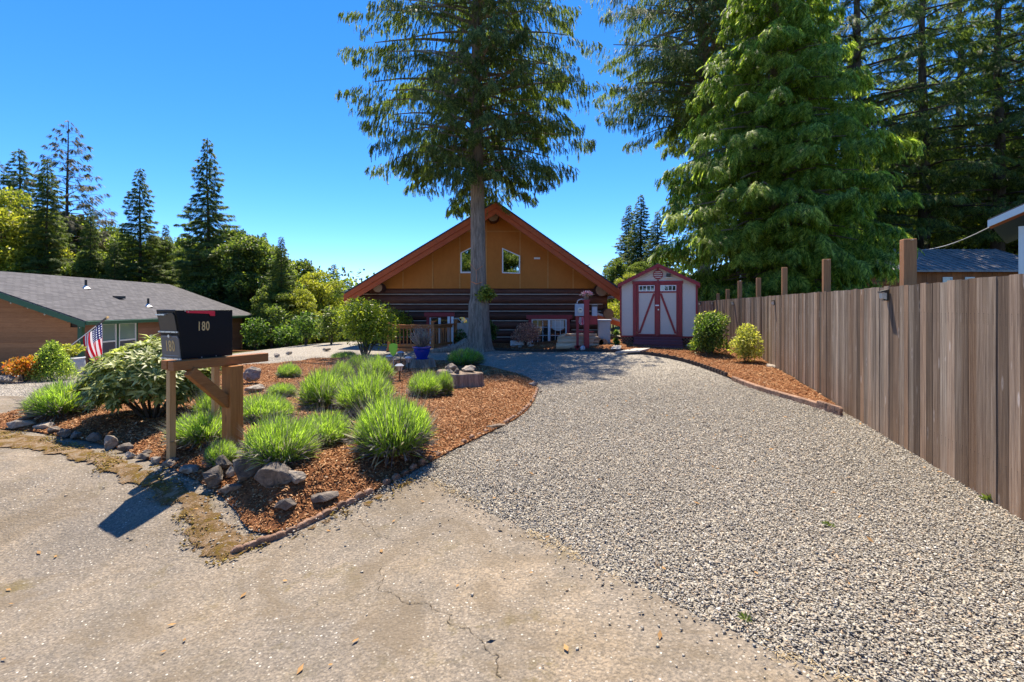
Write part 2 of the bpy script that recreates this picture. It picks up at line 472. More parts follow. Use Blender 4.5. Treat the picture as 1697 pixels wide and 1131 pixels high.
M = dict(
    asphalt=m_asphalt(), gravel=m_gravel(), chips=m_chips(), mulch=m_mulch(), mchip=m_mulchchip(), soil=m_soil(), moss=m_moss(),
    rock=m_rock('basalt', (0.06, 0.052, 0.047), (0.15, 0.122, 0.1), (0.3, 0.24, 0.18)),
    pale_rock=m_rock('granite', (0.14, 0.118, 0.098), (0.3, 0.25, 0.2), (0.46, 0.39, 0.31)),
    fence=m_fence(),
    newpost=wood('post_timber', (0.22, 0.1, 0.045), (0.45, 0.22, 0.1), (28, 28, 1.4), 0.75, (0.85, 1.1), 0.3),
    stained=wood('stained_timber', (0.22, 0.075, 0.018), (0.45, 0.185, 0.05), (30, 30, 1.6), 0.55, (0.9, 1.1), 0.25, knots=(0.12, 0.04, 0.012)),
    stained_h=wood('stained_beam', (0.2, 0.07, 0.018), (0.4, 0.165, 0.05), (6, 3, 40), 0.55, (0.9, 1.1), 0.25),
    palepost=wood('pale_post_timber', (0.42, 0.24, 0.09), (0.6, 0.37, 0.17), (30, 30, 1.6), 0.65, (0.92, 1.08), 0.2),
    deck=wood('deck_timber', (0.3, 0.1, 0.03), (0.55, 0.22, 0.075), (12, 12, 3), 0.55, (0.85, 1.15), 0.2),
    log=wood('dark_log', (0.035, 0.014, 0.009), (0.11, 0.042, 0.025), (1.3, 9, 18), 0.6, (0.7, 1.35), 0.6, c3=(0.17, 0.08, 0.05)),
    logend=wood('log_end', (0.22, 0.13, 0.07), (0.42, 0.28, 0.17), (6, 6, 6), 0.8, (0.6, 1.2), 0.4),
    chink=plain('chinking', (0.5, 0.42, 0.33), 0.9, 0.1, 0.2, scale=5),
    gable=wood('gable_panel', (0.48, 0.15, 0.02), (0.57, 0.195, 0.03), (2.5, 2.5, 1.5), 0.6, (0.93, 1.07), 0.1),
    batten=plain('gable_batten', (0.55, 0.235, 0.05), 0.6),
    fascia=wood('fascia_board', (0.38, 0.065, 0.018), (0.5, 0.11, 0.03), (2, 2, 2), 0.55, (0.9, 1.1), 0.15),
    soffit=plain('soffit', (0.25, 0.09, 0.03), 0.7),
    roofedge=plain('roof_felt', (0.055, 0.055, 0.06), 0.85),
    darkred=plain('dark_red_paint', (0.27, 0.013, 0.02), 0.45, 0.5),
    stepred=wood('step_paint', (0.13, 0.04, 0.055), (0.2, 0.07, 0.085), (3, 3, 20), 0.6, (0.8, 1.15), 0.2),
    shedwall=plain('shed_siding', (0.6, 0.51, 0.44), 0.75, 0.2, 0.05, scale=30),
    white=plain('white_paint', (0.78, 0.77, 0.75), 0.5, 0.4, 0.04),
    black=plain('black_powder_coat', (0.005, 0.005, 0.006), 0.4, 0.2, 0.25, scale=120, bump=0.4),
    blackg=plain('black_enamel', (0.045, 0.038, 0.03), 0.45, 0.5, 0.12),
    panelgrey=plain('bronze_panel', (0.13, 0.115, 0.1), 0.5, 0.5, 0.08),
    gold=plain('gold_numeral', (0.6, 0.4, 0.16), 0.45, 0.5, 0.08),
    steel=plain('steel', (0.6, 0.58, 0.55), 0.35, 0.5, 0.05, metal=0.8),
    red=plain('red_plastic', (0.75, 0.01, 0.03), 0.35, 0.5, 0.05),
    green=plain('green_trim', (0.03, 0.095, 0.045), 0.55, 0.4, 0.1),
    boxgrey=plain('box_grey', (0.36, 0.38, 0.42), 0.55, 0.4, 0.06),
    cabinet=plain('cabinet_beige', (0.42, 0.4, 0.38), 0.55, 0.4, 0.06),
    blue=plain('blue_glaze', (0.01, 0.035, 0.3), 0.12, 0.7, 0.1),
    lime=plain('lime_sign', (0.33, 0.75, 0.06), 0.4, 0.4, 0.03),
    concrete=plain('concrete', (0.46, 0.42, 0.37), 0.9, 0.15, 0.15, scale=12, bump=0.4),
    terracotta=m_rock('terracotta', (0.13, 0.075, 0.05), (0.27, 0.155, 0.1), (0.38, 0.25, 0.175)),
    curtain=plain('curtain', (0.6, 0.56, 0.5), 0.9),
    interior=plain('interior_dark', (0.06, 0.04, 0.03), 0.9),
    lampglass=plain('lamp_glass', (0.6, 0.57, 0.48), 0.2, 0.5),
    siding=wood('cedar_siding', (0.25, 0.1, 0.035), (0.42, 0.19, 0.075), (3, 3, 22), 0.7, (0.75, 1.2), 0.2),
    siding2=wood('red_brown_siding', (0.2, 0.095, 0.06), (0.33, 0.17, 0.11), (3, 3, 22), 0.7, (0.8, 1.2), 0.2),
    barnwall=wood('barn_board', (0.2, 0.065, 0.022), (0.38, 0.14, 0.05), (18, 18, 1.5), 0.75, (0.8, 1.2), 0.3),
    metalroof=None, bark=None, shingle=None, glass=None, orange=plain('orange_rope', (0.75, 0.25, 0.1), 0.7),
)

def m_bark(name, c1, c2, c3, sc=(14, 14, 1.6)):
    s = N(name, 0.9, 0.15); v_ = s.coord(sc)
    f = s.noise(v_, 1.0, 7, 0.7, 0.8); g = s.noise(s.coord(), 40, 3)
    s.col(s.var(s.ramp(f, [(0.33, c1), (0.52, c2), (0.7, c3)]), g, 0.8, 1.2)); s.bump(f, 1.0, 0.04); return s.m
M['bark'] = m_bark('cedar_bark', (0.12, 0.088, 0.065), (0.29, 0.22, 0.165), (0.44, 0.35, 0.27))
M['darkbark'] = m_bark('dark_bark', (0.04, 0.03, 0.024), (0.1, 0.075, 0.058), (0.17, 0.135, 0.105))

def m_shingle():
    s = N('asphalt_shingle', 0.9, 0.2)
    br = s.n('ShaderNodeTexBrick'); br.offset = 0.5
    br.inputs['Color1'].default_value = (0.08, 0.077, 0.082, 1); br.inputs['Color2'].default_value = (0.13, 0.124, 0.128, 1)
    br.inputs['Mortar'].default_value = (0.06, 0.056, 0.058, 1); br.inputs['Scale'].default_value = 1.0
    br.inputs['Mortar Size'].default_value = 0.012; br.inputs['Brick Width'].default_value = 0.32; br.inputs['Row Height'].default_value = 0.15
    g = s.n('ShaderNodeNewGeometry'); sx = s.n('ShaderNodeSeparateXYZ'); s.l(g.outputs['Position'], sx.inputs[0])
    cb = s.n('ShaderNodeCombineXYZ'); s.l(sx.outputs[1], cb.inputs[0]); s.l(sx.outputs[0], cb.inputs[1])
    s.l(cb.outputs[0], br.inputs['Vector'])
    nz = s.noise(s.coord(), 3, 5); n2 = s.noise(s.coord(), 90, 2)
    s.col(s.var(s.var(br.outputs['Color'], nz, 0.8, 1.2), n2, 0.8, 1.2)); s.bump(br.outputs['Fac'], 0.5, -0.02); return s.m
M['shingle'] = m_shingle()

def m_metalroof():
    s = N('metal_roof', 0.75, 0.2)
    f = s.noise(s.coord((1.2, 1.2, 1.2)), 1.2, 7, 0.75)
    s.col(s.ramp(f, [(0.35, (0.16, 0.15, 0.15)), (0.55, (0.3, 0.28, 0.27)), (0.75, (0.36, 0.24, 0.16))]))
    s.b.inputs['Metallic'].default_value = 0.25; return s.m
M['metalroof'] = m_metalroof()

def m_glass(name, c, rough=0.03):
    s = N(name, rough, 0.9); s.col(c); s.b.inputs['IOR'].default_value = 1.7; return s.m
M['glass'] = m_glass('window_glass', (0.02, 0.024, 0.022))
M['gableglass'] = m_glass('gable_glass', (0.62, 0.66, 0.6), 0.02)
M['gableglass'].node_tree.nodes['Principled BSDF'].inputs['Metallic'].default_value = 1.0
M['blindglass'] = m_glass('blind_glass', (0.21, 0.29, 0.28), 0.08)
M['screen'] = plain('insect_screen', (0.09, 0.085, 0.095), 0.6, 0.3, 0.05)
M['greensiding'] = plain('green_siding', (0.17, 0.24, 0.1), 0.8)

# foliage
M['cedar'] = leafmat('cedar_foliage', [(0.045, 0.07, 0.018), (0.1, 0.135, 0.032), (0.21, 0.23, 0.07)], 0.45, 0.55, clump=0.5)
M['brightcedar'] = leafmat('bright_cedar_foliage', [(0.075, 0.13, 0.022), (0.18, 0.25, 0.042), (0.4, 0.43, 0.12)], 0.55, 0.5, clump=0.45)
M['fir'] = leafmat('fir_needles', [(0.035, 0.06, 0.02), (0.085, 0.125, 0.036), (0.2, 0.23, 0.06)], 0.45, 0.6, clump=0.4)
M['greyfir'] = leafmat('grey_fir_needles', [(0.06, 0.07, 0.045), (0.1, 0.1, 0.06), (0.16, 0.13, 0.07)], 0.3, 0.6, clump=0.4)
M['decid'] = leafmat('broad_leaves', [(0.04, 0.075, 0.018), (0.1, 0.14, 0.032), (0.22, 0.24, 0.05)], 0.42, 0.5, clump=0.35)
M['yellow'] = leafmat('yellow_leaves', [(0.12, 0.16, 0.025), (0.25, 0.26, 0.04), (0.38, 0.35, 0.06)], 0.45, 0.45, clump=0.5)
M['laurel'] = leafmat('laurel_leaves', [(0.07, 0.12, 0.015), (0.17, 0.22, 0.022), (0.33, 0.34, 0.04)], 0.42, 0.32, clump=2.0)
M['rhodo'] = leafmat('rhododendron_leaves', [(0.07, 0.1, 0.022), (0.19, 0.22, 0.06), (0.45, 0.45, 0.2)], 0.38, 0.42, clump=3, spec=0.35)
M['rhodonew'] = leafmat('rhododendron_new_leaves', [(0.25, 0.32, 0.03), (0.4, 0.42, 0.04)], 0.45, 0.4, clump=3)
M['lav'] = leafmat('lavender_foliage', [(0.11, 0.185, 0.035), (0.22, 0.33, 0.05), (0.37, 0.47, 0.1)], 0.52, 0.8, clump=4)
M['lavst'] = leafmat('lavender_stalks', [(0.13, 0.13, 0.1), (0.2, 0.18, 0.19), (0.27, 0.28, 0.16)], 0.3, 0.8, tcol=(1, 1, 1), clump=4)
M['lavbase'] = leafmat('lavender_under_stalks', [(0.1, 0.09, 0.05), (0.17, 0.14, 0.15), (0.3, 0.29, 0.17)], 0.2, 0.9, tcol=(1, 1, 1), clump=4)
M['shrub'] = leafmat('shrub_leaves', [(0.025, 0.06, 0.012), (0.07, 0.13, 0.02), (0.18, 0.24, 0.05)], 0.4, 0.45, clump=3)
M['golden'] = leafmat('golden_leaves', [(0.16, 0.2, 0.03), (0.36, 0.36, 0.07), (0.55, 0.5, 0.16)], 0.42, 0.5, clump=4)
M['maple'] = leafmat('pink_maple_leaves', [(0.3, 0.13, 0.09), (0.5, 0.25, 0.18), (0.62, 0.4, 0.27)], 0.3, 0.6, tcol=(1, 0.8, 0.6), clump=6)
M['barberry'] = leafmat('barberry_leaves', [(0.2, 0.17, 0.02), (0.45, 0.25, 0.03), (0.5, 0.12, 0.02)], 0.4, 0.5, tcol=(1, 0.9, 0.4), clump=4)
M['flowers'] = leafmat('flower_petals', [(0.6, 0.05, 0.1), (0.7, 0.6, 0.6), (0.6, 0.1, 0.15)], 0.3, 0.6, tcol=(1, 0.9, 0.9), clump=12)
M['dry'] = leafmat('dry_twigs', [(0.3, 0.24, 0.2), (0.42, 0.32, 0.28), (0.35, 0.36, 0.22)], 0.2, 0.8, tcol=(1, 1, 1), clump=12)
M['weed'] = leafmat('weed_leaves', [(0.08, 0.11, 0.02), (0.2, 0.24, 0.05)], 0.2, 0.6)
# ------------------------------------------------------------------ ground sheets
def inpoly(pts, poly):
    x, y = pts[:, 0], pts[:, 1]; ins = np.zeros(len(pts), bool); n = len(poly)
    for i in range(n):
        x1, y1 = poly[i]; x2, y2 = poly[(i + 1) % n]
        if y1 == y2: continue
        c = ((y1 > y) != (y2 > y)) & (x < (x2 - x1) * (y - y1) / (y2 - y1) + x1)
        ins ^= c
    return ins

def dpoly(pts, poly, closed=True):
    d = np.full(len(pts), 1e9); n = len(poly)
    for i in range(n if closed else n - 1):
        a = np.array(poly[i]); b = np.array(poly[(i + 1) % n]); ab = b - a
        t = np.clip(((pts - a) @ ab) / max(ab @ ab, 1e-9), 0, 1)
        d = np.minimum(d, np.linalg.norm(pts - (a + t[:, None] * ab), axis=1))
    return d

def resample(pts, step, closed=False):
    out = []; n = len(pts)
    for i in range(n if closed else n - 1):
        a = np.array(pts[i][:2], float); b = np.array(pts[(i + 1) % n][:2], float)
        k = max(1, int(np.linalg.norm(b - a) / step))
        for j in range(k): out.append(tuple(a + (b - a) * j / k))
    if not closed: out.append(tuple(pts[-1][:2]))
    return out

def smooth_path(pts, it=2, closed=False):
    p = [np.array(q[:2], float) for q in pts]
    for _ in range(it):
        q = []
        n = len(p)
        if not closed: q.append(p[0])
        for i in range(n if closed else n - 1):
            a, b = p[i], p[(i + 1) % n]
            q += [a * 0.75 + b * 0.25, a * 0.25 + b * 0.75]
        if not closed: q.append(p[-1])
        p = q
    return [tuple(a) for a in p]

def sheet(name, poly, mat, zfun, res, parent=None):
    poly = resample(poly, res, True)
    xs = np.arange(min(p[0] for p in poly), max(p[0] for p in poly), res)
    ys = np.arange(min(p[1] for p in poly), max(p[1] for p in poly), res)
    gx, gy = np.meshgrid(xs, ys); g = np.stack([gx.ravel(), gy.ravel()], 1)
    g = g + rng.uniform(-.2, .2, g.shape) * res
    g = g[inpoly(g, poly)]
    g = g[dpoly(g, poly) > res * 0.4]
    vin = [Vector(p) for p in poly] + [Vector(p) for p in g]
    n = len(poly)
    vo, _, fo, *_ = delaunay_2d_cdt(vin, [], [list(range(n))], 1, 1e-5)
    xy = np.array([(v.x, v.y) for v in vo])
    z = zfun(xy)
    f = np.array([tuple(t) for t in fo if len(t) == 3], np.int32)
    a = xy[f[:, 1]] - xy[f[:, 0]]; b = xy[f[:, 2]] - xy[f[:, 0]]
    fl = (a[:, 0] * b[:, 1] - a[:, 1] * b[:, 0]) < 0
    f[fl] = f[fl][:, ::-1]
    o = link(name, mesh_np(name, np.column_stack([xy, z]), f, mat, True), parent)
    if parent is None: o['kind'] = 'structure'
    return o

Z = lambda off: (lambda xy: H(xy[:, 0], xy[:, 1]) + off)
def GX(l): return [tuple(G(px, py)[:2]) for px, py in l]

# the base ground sheet out to the horizon
ax = np.concatenate([-np.geomspace(900, 42, 14), np.arange(-40, 41, 1.0), np.geomspace(42, 900, 14)])
ay = np.concatenate([-np.geomspace(200, 12, 6), np.arange(-10, 61, 1.0), np.geomspace(62, 1200, 16)])
gx, gy = np.meshgrid(ax, ay)
gz = H(gx, gy) - 0.05
nx, ny = len(ax), len(ay)
idx = np.arange(nx * ny).reshape(ny, nx)
fq = np.stack([idx[:-1, :-1], idx[:-1, 1:], idx[1:, 1:], idx[1:, :-1]], -1).reshape(-1, 4)
tag(link('ground', mesh_np('ground', np.stack([gx, gy, gz], -1).reshape(-1, 3), fq, M['soil'], True)), kind='structure')

# fence line (world x,y)
FA, FB, FC = Vector((3.83, 3.84)), Vector((7.13, 14.54)), Vector((8.25, 24.2))
F0 = FA - (FB - FA).normalized() * 4.6
def fence_at(px):
    k = (px - CX) / F
    for a, b in ((F0, FB), (FB, FC)):
        d = b - a; t = (k * a.y - a.x) / (d.x - k * d.y)
        if 0 <= t <= 1: return a + d * t, d.normalized()
    return FC, (FC - FB).normalized()

gravel_poly = [(-34, -1.5), (2.25, -1.5), (3.98, 4.1), (7.2, 14.6), (8.3, 25), (-13, 25), (-34, 13)]
sheet('gravel_driveway', gravel_poly, M['gravel'], lambda xy: H(xy[:, 0], xy[:, 1]) - .045 * ss(.04, .12, LOWN(xy[:, 0], xy[:, 1])), 0.4)

gb_px = [(1420, 1145), (1340, 1108), (1270, 1078), (1200, 1046), (1130, 1012), (1060, 975), (1000, 948), (940, 918), (880, 888), (830, 862), (790, 842), (750, 818), (722, 800), (700, 796)]
gravel_edge = GX(gb_px)
gravel_edge = [(2.75, 0.4)] + gravel_edge
ge = resample(gravel_edge, 0.12)
ge = [(x + random.uniform(-.02, .02), y + random.uniform(-.02, .02)) for x, y in ge]
asph = [(-30, -1.5), (2.22, -1.5), (2.5, -.6), (2.72, .2)] + ge + GX([(660, 812), (560, 850), (470, 850), (400, 830), (350, 790), (250, 750), (150, 730), (60, 705), (48, 697), (40, 658), (-300, 653)]) + [(-30, 8)]
road = sheet('asphalt_road', asph, M['asphalt'], Z(0.012), 0.3)

# mulch bed left
bedL_px = [(-40, 706), (0, 690), (45, 680), (110, 650), (200, 634), (330, 618), (400, 612), (455, 610), (500, 601), (560, 598), (640, 603), (700, 600), (760, 605), (810, 611), (845, 618), (878, 628), (892, 642), (888, 664), (868, 690), (820, 716), (765, 742), (700, 778), (640, 808), (570, 842), (525, 862), (480, 884), (435, 892), (405, 880), (392, 850), (352, 816), (315, 796), (262, 772), (205, 750), (150, 735), (95, 726), (45, 716), (0, 716)]
bedL = smooth_path(GX(bedL_px), 2, True)
bedLa = np.array(bedL)
def zbedL(xy):
    d = dpoly(xy, bedL)
    z = H(xy[:, 0], xy[:, 1]) + 0.022 + (0.12 + LOWN(xy[:, 0], xy[:, 1])) * ss(0, 0.5, d)
    return z + 0.018 * np.sin(xy[:, 0] * 5.1) * np.sin(xy[:, 1] * 4.3) * ss(0, .4, d) + rng.uniform(0, .012, len(xy))
sheet('mulch_bed', bedL, M['mulch'], zbedL, 0.16)
def bz(x, y):
    p = np.array([[x, y]]); return float(H(x, y) + 0.022 + (0.12 + float(LOWN(x, y))) * ss(0, .5, dpoly(p, bedL))[0])
def GB(px, py):
    off = 0.1
    for _ in range(12):
        g = G(px, py, off); off = 0.5 * off + 0.5 * (bz(g.x, g.y) - h(g.x, g.y))
    return Vector((g.x, g.y, bz(g.x, g.y)))

# mulch bed along the fence and in front of shed and house
bedR_px = [(1395, 690), (1340, 672), (1280, 655), (1230, 638), (1190, 619), (1150, 604), (1100, 592), (1050, 586), (1000, 584), (930, 583), (850, 582), (800, 581)]
edgeR = smooth_path(GX(bedR_px), 2)
bedR = edgeR + [(-1.3, 21.3), (4.6, 21.3), (5.5, 22.5), (8.0, 24.0), (8.1, 22.0), (7.09, 14.6), (5.1, 8.1)]
def zbedR(xy):
    d = dpoly(xy, edgeR, False)
    return H(xy[:, 0], xy[:, 1]) + 0.03 + 0.07 * ss(0, 0.6, d) + 0.015 * np.sin(xy[:, 0] * 4) * np.sin(xy[:, 1] * 3.3) + rng.uniform(0, .012, len(xy))
sheet('mulch_border', bedR, M['mulch'], zbedR, 0.22)
def bzr(x, y):
    return float(H(x, y) + 0.03 + 0.07 * ss(0, .6, dpoly(np.array([[x, y]]), edgeR, False))[0])

# mossy verge between the road and the left bed
moss_px = [(-60, 716), (0, 708), (60, 722), (130, 738), (200, 757), (260, 777), (320, 802), (370, 832), (398, 866), (420, 888), (470, 888), (530, 862), (600, 832), (660, 800), (700, 785), (706, 797), (640, 836), (560, 866), (500, 892), (440, 918), (385, 938), (340, 946), (312, 934), (300, 905), (282, 885), (300, 862), (268, 842), (222, 822), (170, 795), (110, 768), (50, 752), (-60, 745)]
moss = smooth_path(GX(moss_px), 2, True)
moss = resample(moss, .05, True)
moss = [(x + random.uniform(-.03, .03) + .09 * mnoise.noise(Vector((x * 4, y * 4, 0))), y + random.uniform(-.03, .03) + .09 * mnoise.noise(Vector((x * 4, y * 4, 9)))) for x, y in moss]
def zmoss(xy):
    d = dpoly(xy, moss)
    n = np.array([mnoise.noise(Vector((x * 6, y * 6, 0))) for x, y in xy])
    return H(xy[:, 0], xy[:, 1]) + 0.014 + (0.012 + 0.022 * n) * ss(0, .15, d) + rng.uniform(0, .008, len(xy))
vo_ = sheet('mossy_verge', moss, M['moss'], zmoss, 0.06)
co = np.zeros(len(vo_.data.vertices) * 3, np.float32); vo_.data.vertices.foreach_get('co', co); co = co.reshape(-1, 3)
ea = vo_.data.attributes.new('edge', 'FLOAT', 'POINT'); ea.data.foreach_set('value', ss(0.0, .22, dpoly(co[:, :2].astype(float), moss)).astype(np.float32))
# moss tufts
mp = rng.uniform([-9, 2.6], [0, 8], (60000, 2)); mp = mp[inpoly(mp, moss)]
mn = np.array([mnoise.noise(Vector((x * 2.3, y * 2.3, 3))) for x, y in mp]); mp = mp[mn > 0.1][:4200]
mz = H(mp[:, 0], mp[:, 1]) + 0.035
def clumps(name, pts, zz, size, mat, flat=0.6, kind='stuff', label=None, cat=None, group=None, templ='octa', n_jit=0.25, elong=1.0, tilt=0.5):
    n = len(pts)
    tv = np.array([(1, 0, 0), (0, .62, 0.1), (-1, 0.1, 0), (-.1, -.66, 0), (.1, 0, .5 * flat * 2), (0, 0.1, -.5 * flat * 2)], float)
    tf = np.array([(0, 1, 4), (1, 2, 4), (2, 3, 4), (3, 0, 4), (1, 0, 5), (2, 1, 5), (3, 2, 5), (0, 3, 5)])
    s = rng.uniform(size[0], size[1], n)
    v = np.repeat(tv[None], n, 0) + rng.normal(0, n_jit, (n, 6, 3)) * np.array([1, 1, flat])
    v *= s[:, None, None]; v[:, :, 0] *= elong
    a = rng.uniform(0, 6.283, n); t1 = rng.normal(0, tilt, n); t2 = rng.normal(0, tilt, n)
    v[:, :, 2] += v[:, :, 0] * np.sin(t1)[:, None] * .7 + v[:, :, 1] * np.sin(t2)[:, None] * .7
    ca, sa = np.cos(a)[:, None], np.sin(a)[:, None]
    x = v[:, :, 0] * ca - v[:, :, 1] * sa; y = v[:, :, 0] * sa + v[:, :, 1] * ca
    V = np.stack([x + pts[:, 0:1], y + pts[:, 1:2], v[:, :, 2] + zz[:, None]], -1).reshape(-1, 3)
    Fc = (tf[None] + (np.arange(n) * 6)[:, None, None]).reshape(-1, 3)
    o = link(name, mesh_np(name, V, Fc, mat))
    return tag(o, label, cat, group, kind)
def m_tuft():
    s = N('moss_tuft', 0.95, 0.1)
    s.col(s.ramp(s.island(), [(0, (0.12, 0.08, 0.025)), (0.5, (0.26, 0.17, 0.05)), (0.8, (0.3, 0.23, 0.05)), (1, (0.42, 0.3, 0.12))])); return s.m
clumps('moss_tufts', mp, mz, (.004, .015), m_tuft(), 0.5, label='low yellow green moss tufts growing on the strip beside the road', cat='moss')

# gravel chips
def scatter(n, x0, x1, y0, y1):
    return rng.uniform([x0, y0], [x1, y1], (n, 2))
asp_a = np.array(asph)
def gravel_pts(n, x0, x1, y0, y1):
    p = scatter(n, x0, x1, y0, y1)
    k = inpoly(p, gravel_poly) & ~inpoly(p, asph) & ~inpoly(p, bedL) & ~inpoly(p, bedR)
    p = p[k]
    lim = (p[:, 0] / p[:, 1] < 1.9) & (p[:, 0] / p[:, 1] > -1.3)
    return p[lim]
g1 = gravel_pts(160000, -1.6, 4.35, 1.2, 5.2)
g2 = gravel_pts(130000, -2.2, 5.6, 5.2, 9.0)
g3 = gravel_pts(260000, -3, 7.3, 9.0, 16.0)
g3 = g3[rng.random(len(g3)) < np.exp(-(g3[:, 1] - 9) / 2.6)]
g4 = gravel_pts(30000, -13, -2, 9.0, 17.0)
# chips strewn over the asphalt close to its edges and a few everywhere
p = scatter(60000, -5, 3, 2, 5.5); p = p[inpoly(p, asph) & ~inpoly(p, moss)]
d = dpoly(p, gravel_edge, False); pr = np.exp(-d / 0.06) * 0.85 + np.exp(-d / .4) * 0.04 + 0.0008
p5 = p[rng.random(len(p)) < pr]
pe = scatter(30000, -3.5, 0.5, 3.3, 7); pe = pe[inpoly(pe, asph) | inpoly(pe, moss)]
d2 = dpoly(pe, bedL); pe = pe[(rng.random(len(pe)) < np.exp(-d2 / .1) * .5)]
def zz(p, o): return H(p[:, 0], p[:, 1]) + o + rng.uniform(0, .009, len(p))
allp = np.concatenate([g1, g2, g3, g4, p5, pe])
off = np.concatenate([np.full(len(g1) + len(g2) + len(g3) + len(g4), 0.006), np.full(len(p5) + len(pe), 0.016)])
n1 = len(g1)
for nm, pp, oo, sz in (('gravel_stones', g1, .006, (.005, .0135)), ('gravel_stones', np.concatenate([g2, g3, g4]), .008, (.006, .015)), ('gravel_stones', p5, .015, (.005, .014)), ('gravel_stones', pe, .03, (.007, .017))):
    clumps(nm, pp, zz(pp, oo), sz, M['chips'], 0.3, label='loose grey and tan chips of gravel covering the driveway', cat='gravel')

# mulch chips
def chips(name, pts, zf, L, label):
    n = len(pts); l = rng.uniform(*L, n); wd = rng.uniform(.0025, .0065, n)
    a = rng.uniform(0, 6.283, n); ti = rng.normal(0, .3, n)
    dx, dy = np.cos(a), np.sin(a); z = zf + 0.012
    c = np.column_stack([pts, z])
    X = np.column_stack([dx * np.cos(ti), dy * np.cos(ti), np.sin(ti)]) * l[:, None] / 2
    Yv = np.column_stack([-dy, dx, rng.normal(0, .5, n)]) * wd[:, None]
    V = np.stack([c - X - Yv, c + X - Yv * .6, c + X * .9 + Yv, c - X * .8 + Yv], 1).reshape(-1, 3)
    Fq = (np.arange(n * 4).reshape(n, 4))
    return tag(link(name, mesh_np(name, V, Fq, M['mchip'])), label, 'mulch', None, 'stuff')
b = scatter(420000, -9, 0.9, 3.4, 15); b = b[inpoly(b, bedL)]
keep = rng.random(len(b)) < np.clip(7.0 / b[:, 1], .25, 1) ** 1.2
b = b[keep]
chips('mulch_chips', b, zbedL(b), (.012, .042), 'reddish brown shredded bark covering the lavender bed')
b2 = scatter(120000, -1.3, 8, 7.4, 21); b2 = b2[inpoly(b2, bedR)]
chips('mulch_chips', b2, zbedR(b2), (.025, .075), 'reddish brown shredded bark covering the bed along the fence')

# cracks in the asphalt
def crack(pts, wdt):
    pts = smooth_path(GX(pts), 1); pts = resample(pts, .018)
    pts = [(x + random.uniform(-.006, .006) + .05 * mnoise.noise(Vector((x * 9, y * 9, 1))) + .02 * mnoise.noise(Vector((x * 30, y * 30, 1))), y + random.uniform(-.006, .006) + .05 * mnoise.noise(Vector((x * 9, y * 9, 7))) + .02 * mnoise.noise(Vector((x * 30, y * 30, 7)))) for x, y in pts]
    vs, fs = [], []
    for i, (x, y) in enumerate(pts):
        a = np.array(pts[max(i - 1, 0)]); b_ = np.array(pts[min(i + 1, len(pts) - 1)]); t = b_ - a; t /= np.linalg.norm(t) + 1e-9
        nn = np.array([-t[1], t[0]]) * wdt * random.uniform(.08, .6)
        z = h(x, y) + .0165
        vs += [(x + nn[0], y + nn[1], z), (x - nn[0], y - nn[1], z)]
        if i: fs.append((2 * i - 2, 2 * i - 1, 2 * i + 1, 2 * i))
    return vs, fs
M['crackm'] = plain('crack_dirt', (0.085, 0.066, 0.045), 0.95, 0.05, 0.3)
for pts, wd in (([(598, 862), (622, 888), (640, 898), (680, 902), (712, 918)], .003), ([(635, 945), (630, 962), (640, 985), (665, 1000), (700, 1008), (735, 1022), (760, 1042), (795, 1056), (812, 1085), (828, 1131)], .005), ([(632, 968), (600, 990), (570, 1005)], .003)):
    mb = MB(); mb.add(*crack(pts, wd)); mb.build('crack', M['crackm'], road)

# ------------------------------------------------------------------ rocks
def rockmesh(name, dims, seed, n=20, mat=None, rounded=False):
    r_ = random.Random(seed); bm = bmesh.new()
    for _ in range(n):
        v = Vector((r_.gauss(0, 1), r_.gauss(0, 1), r_.gauss(0, 1))).normalized()
        k = r_.uniform(.82, 1.05)
        bm.verts.new((v.x * k * dims[0] / 2, v.y * k * dims[1] / 2, v.z * k * dims[2] / 2))
    bmesh.ops.convex_hull(bm, input=bm.verts)
    bmesh.ops.delete(bm, geom=[v for v in bm.verts if not v.link_faces], context='VERTS')
    bmesh.ops.bevel(bm, geom=list(bm.edges), offset=min(dims) * .05, segments=1, affect='EDGES', clamp_overlap=True)
    bmesh.ops.triangulate(bm, faces=bm.faces)
    bmesh.ops.subdivide_edges(bm, edges=bm.edges, cuts=1)
    for v in bm.verts:
        v.co += v.co.normalized() * mnoise.noise(v.co * (5 / max(dims)) + Vector((seed, 0, 0))) * min(dims) * .13 + v.co.normalized() * mnoise.noise(v.co * (14 / max(dims)) + Vector((seed, 3, 0))) * min(dims) * .05
    me = bpy.data.meshes.new(name); bm.to_mesh(me); bm.free()
    me.materials.append(mat or M['rock'])
    return me
RS = [100]
def rock(px, py, wpx, hpx, label, group=None, mat='rock', depth=None, rz=None, tilt=0, name='rock', base=None, Y=None, n=16):
    RS[0] += 1
    g = base if base is not None else G(px, py, .02)
    if base is None and inpoly(np.array([[g.x, g.y]]), bedL)[0]: g = GB(px, py)
    k = g.y / F
    wd = wpx * k; ht = hpx * k * 0.95
    dp = depth or wd * .75
    me = rockmesh(name, (wd, dp, ht * 1.15), RS[0], n, M[mat])
    cx, cy = g.x, g.y + dp * .35
    zs_ = bz(cx, cy) if inpoly(np.array([[cx, cy]]), bedL)[0] else h(cx, cy)
    o = link(name, me, None, (cx, cy, max(g.z + ht * .4, zs_ + ht * .3)))
    o.rotation_euler = (0, tilt, rz if rz is not None else random.uniform(-.5, .5))
    return tag(o, label, 'rock', group)

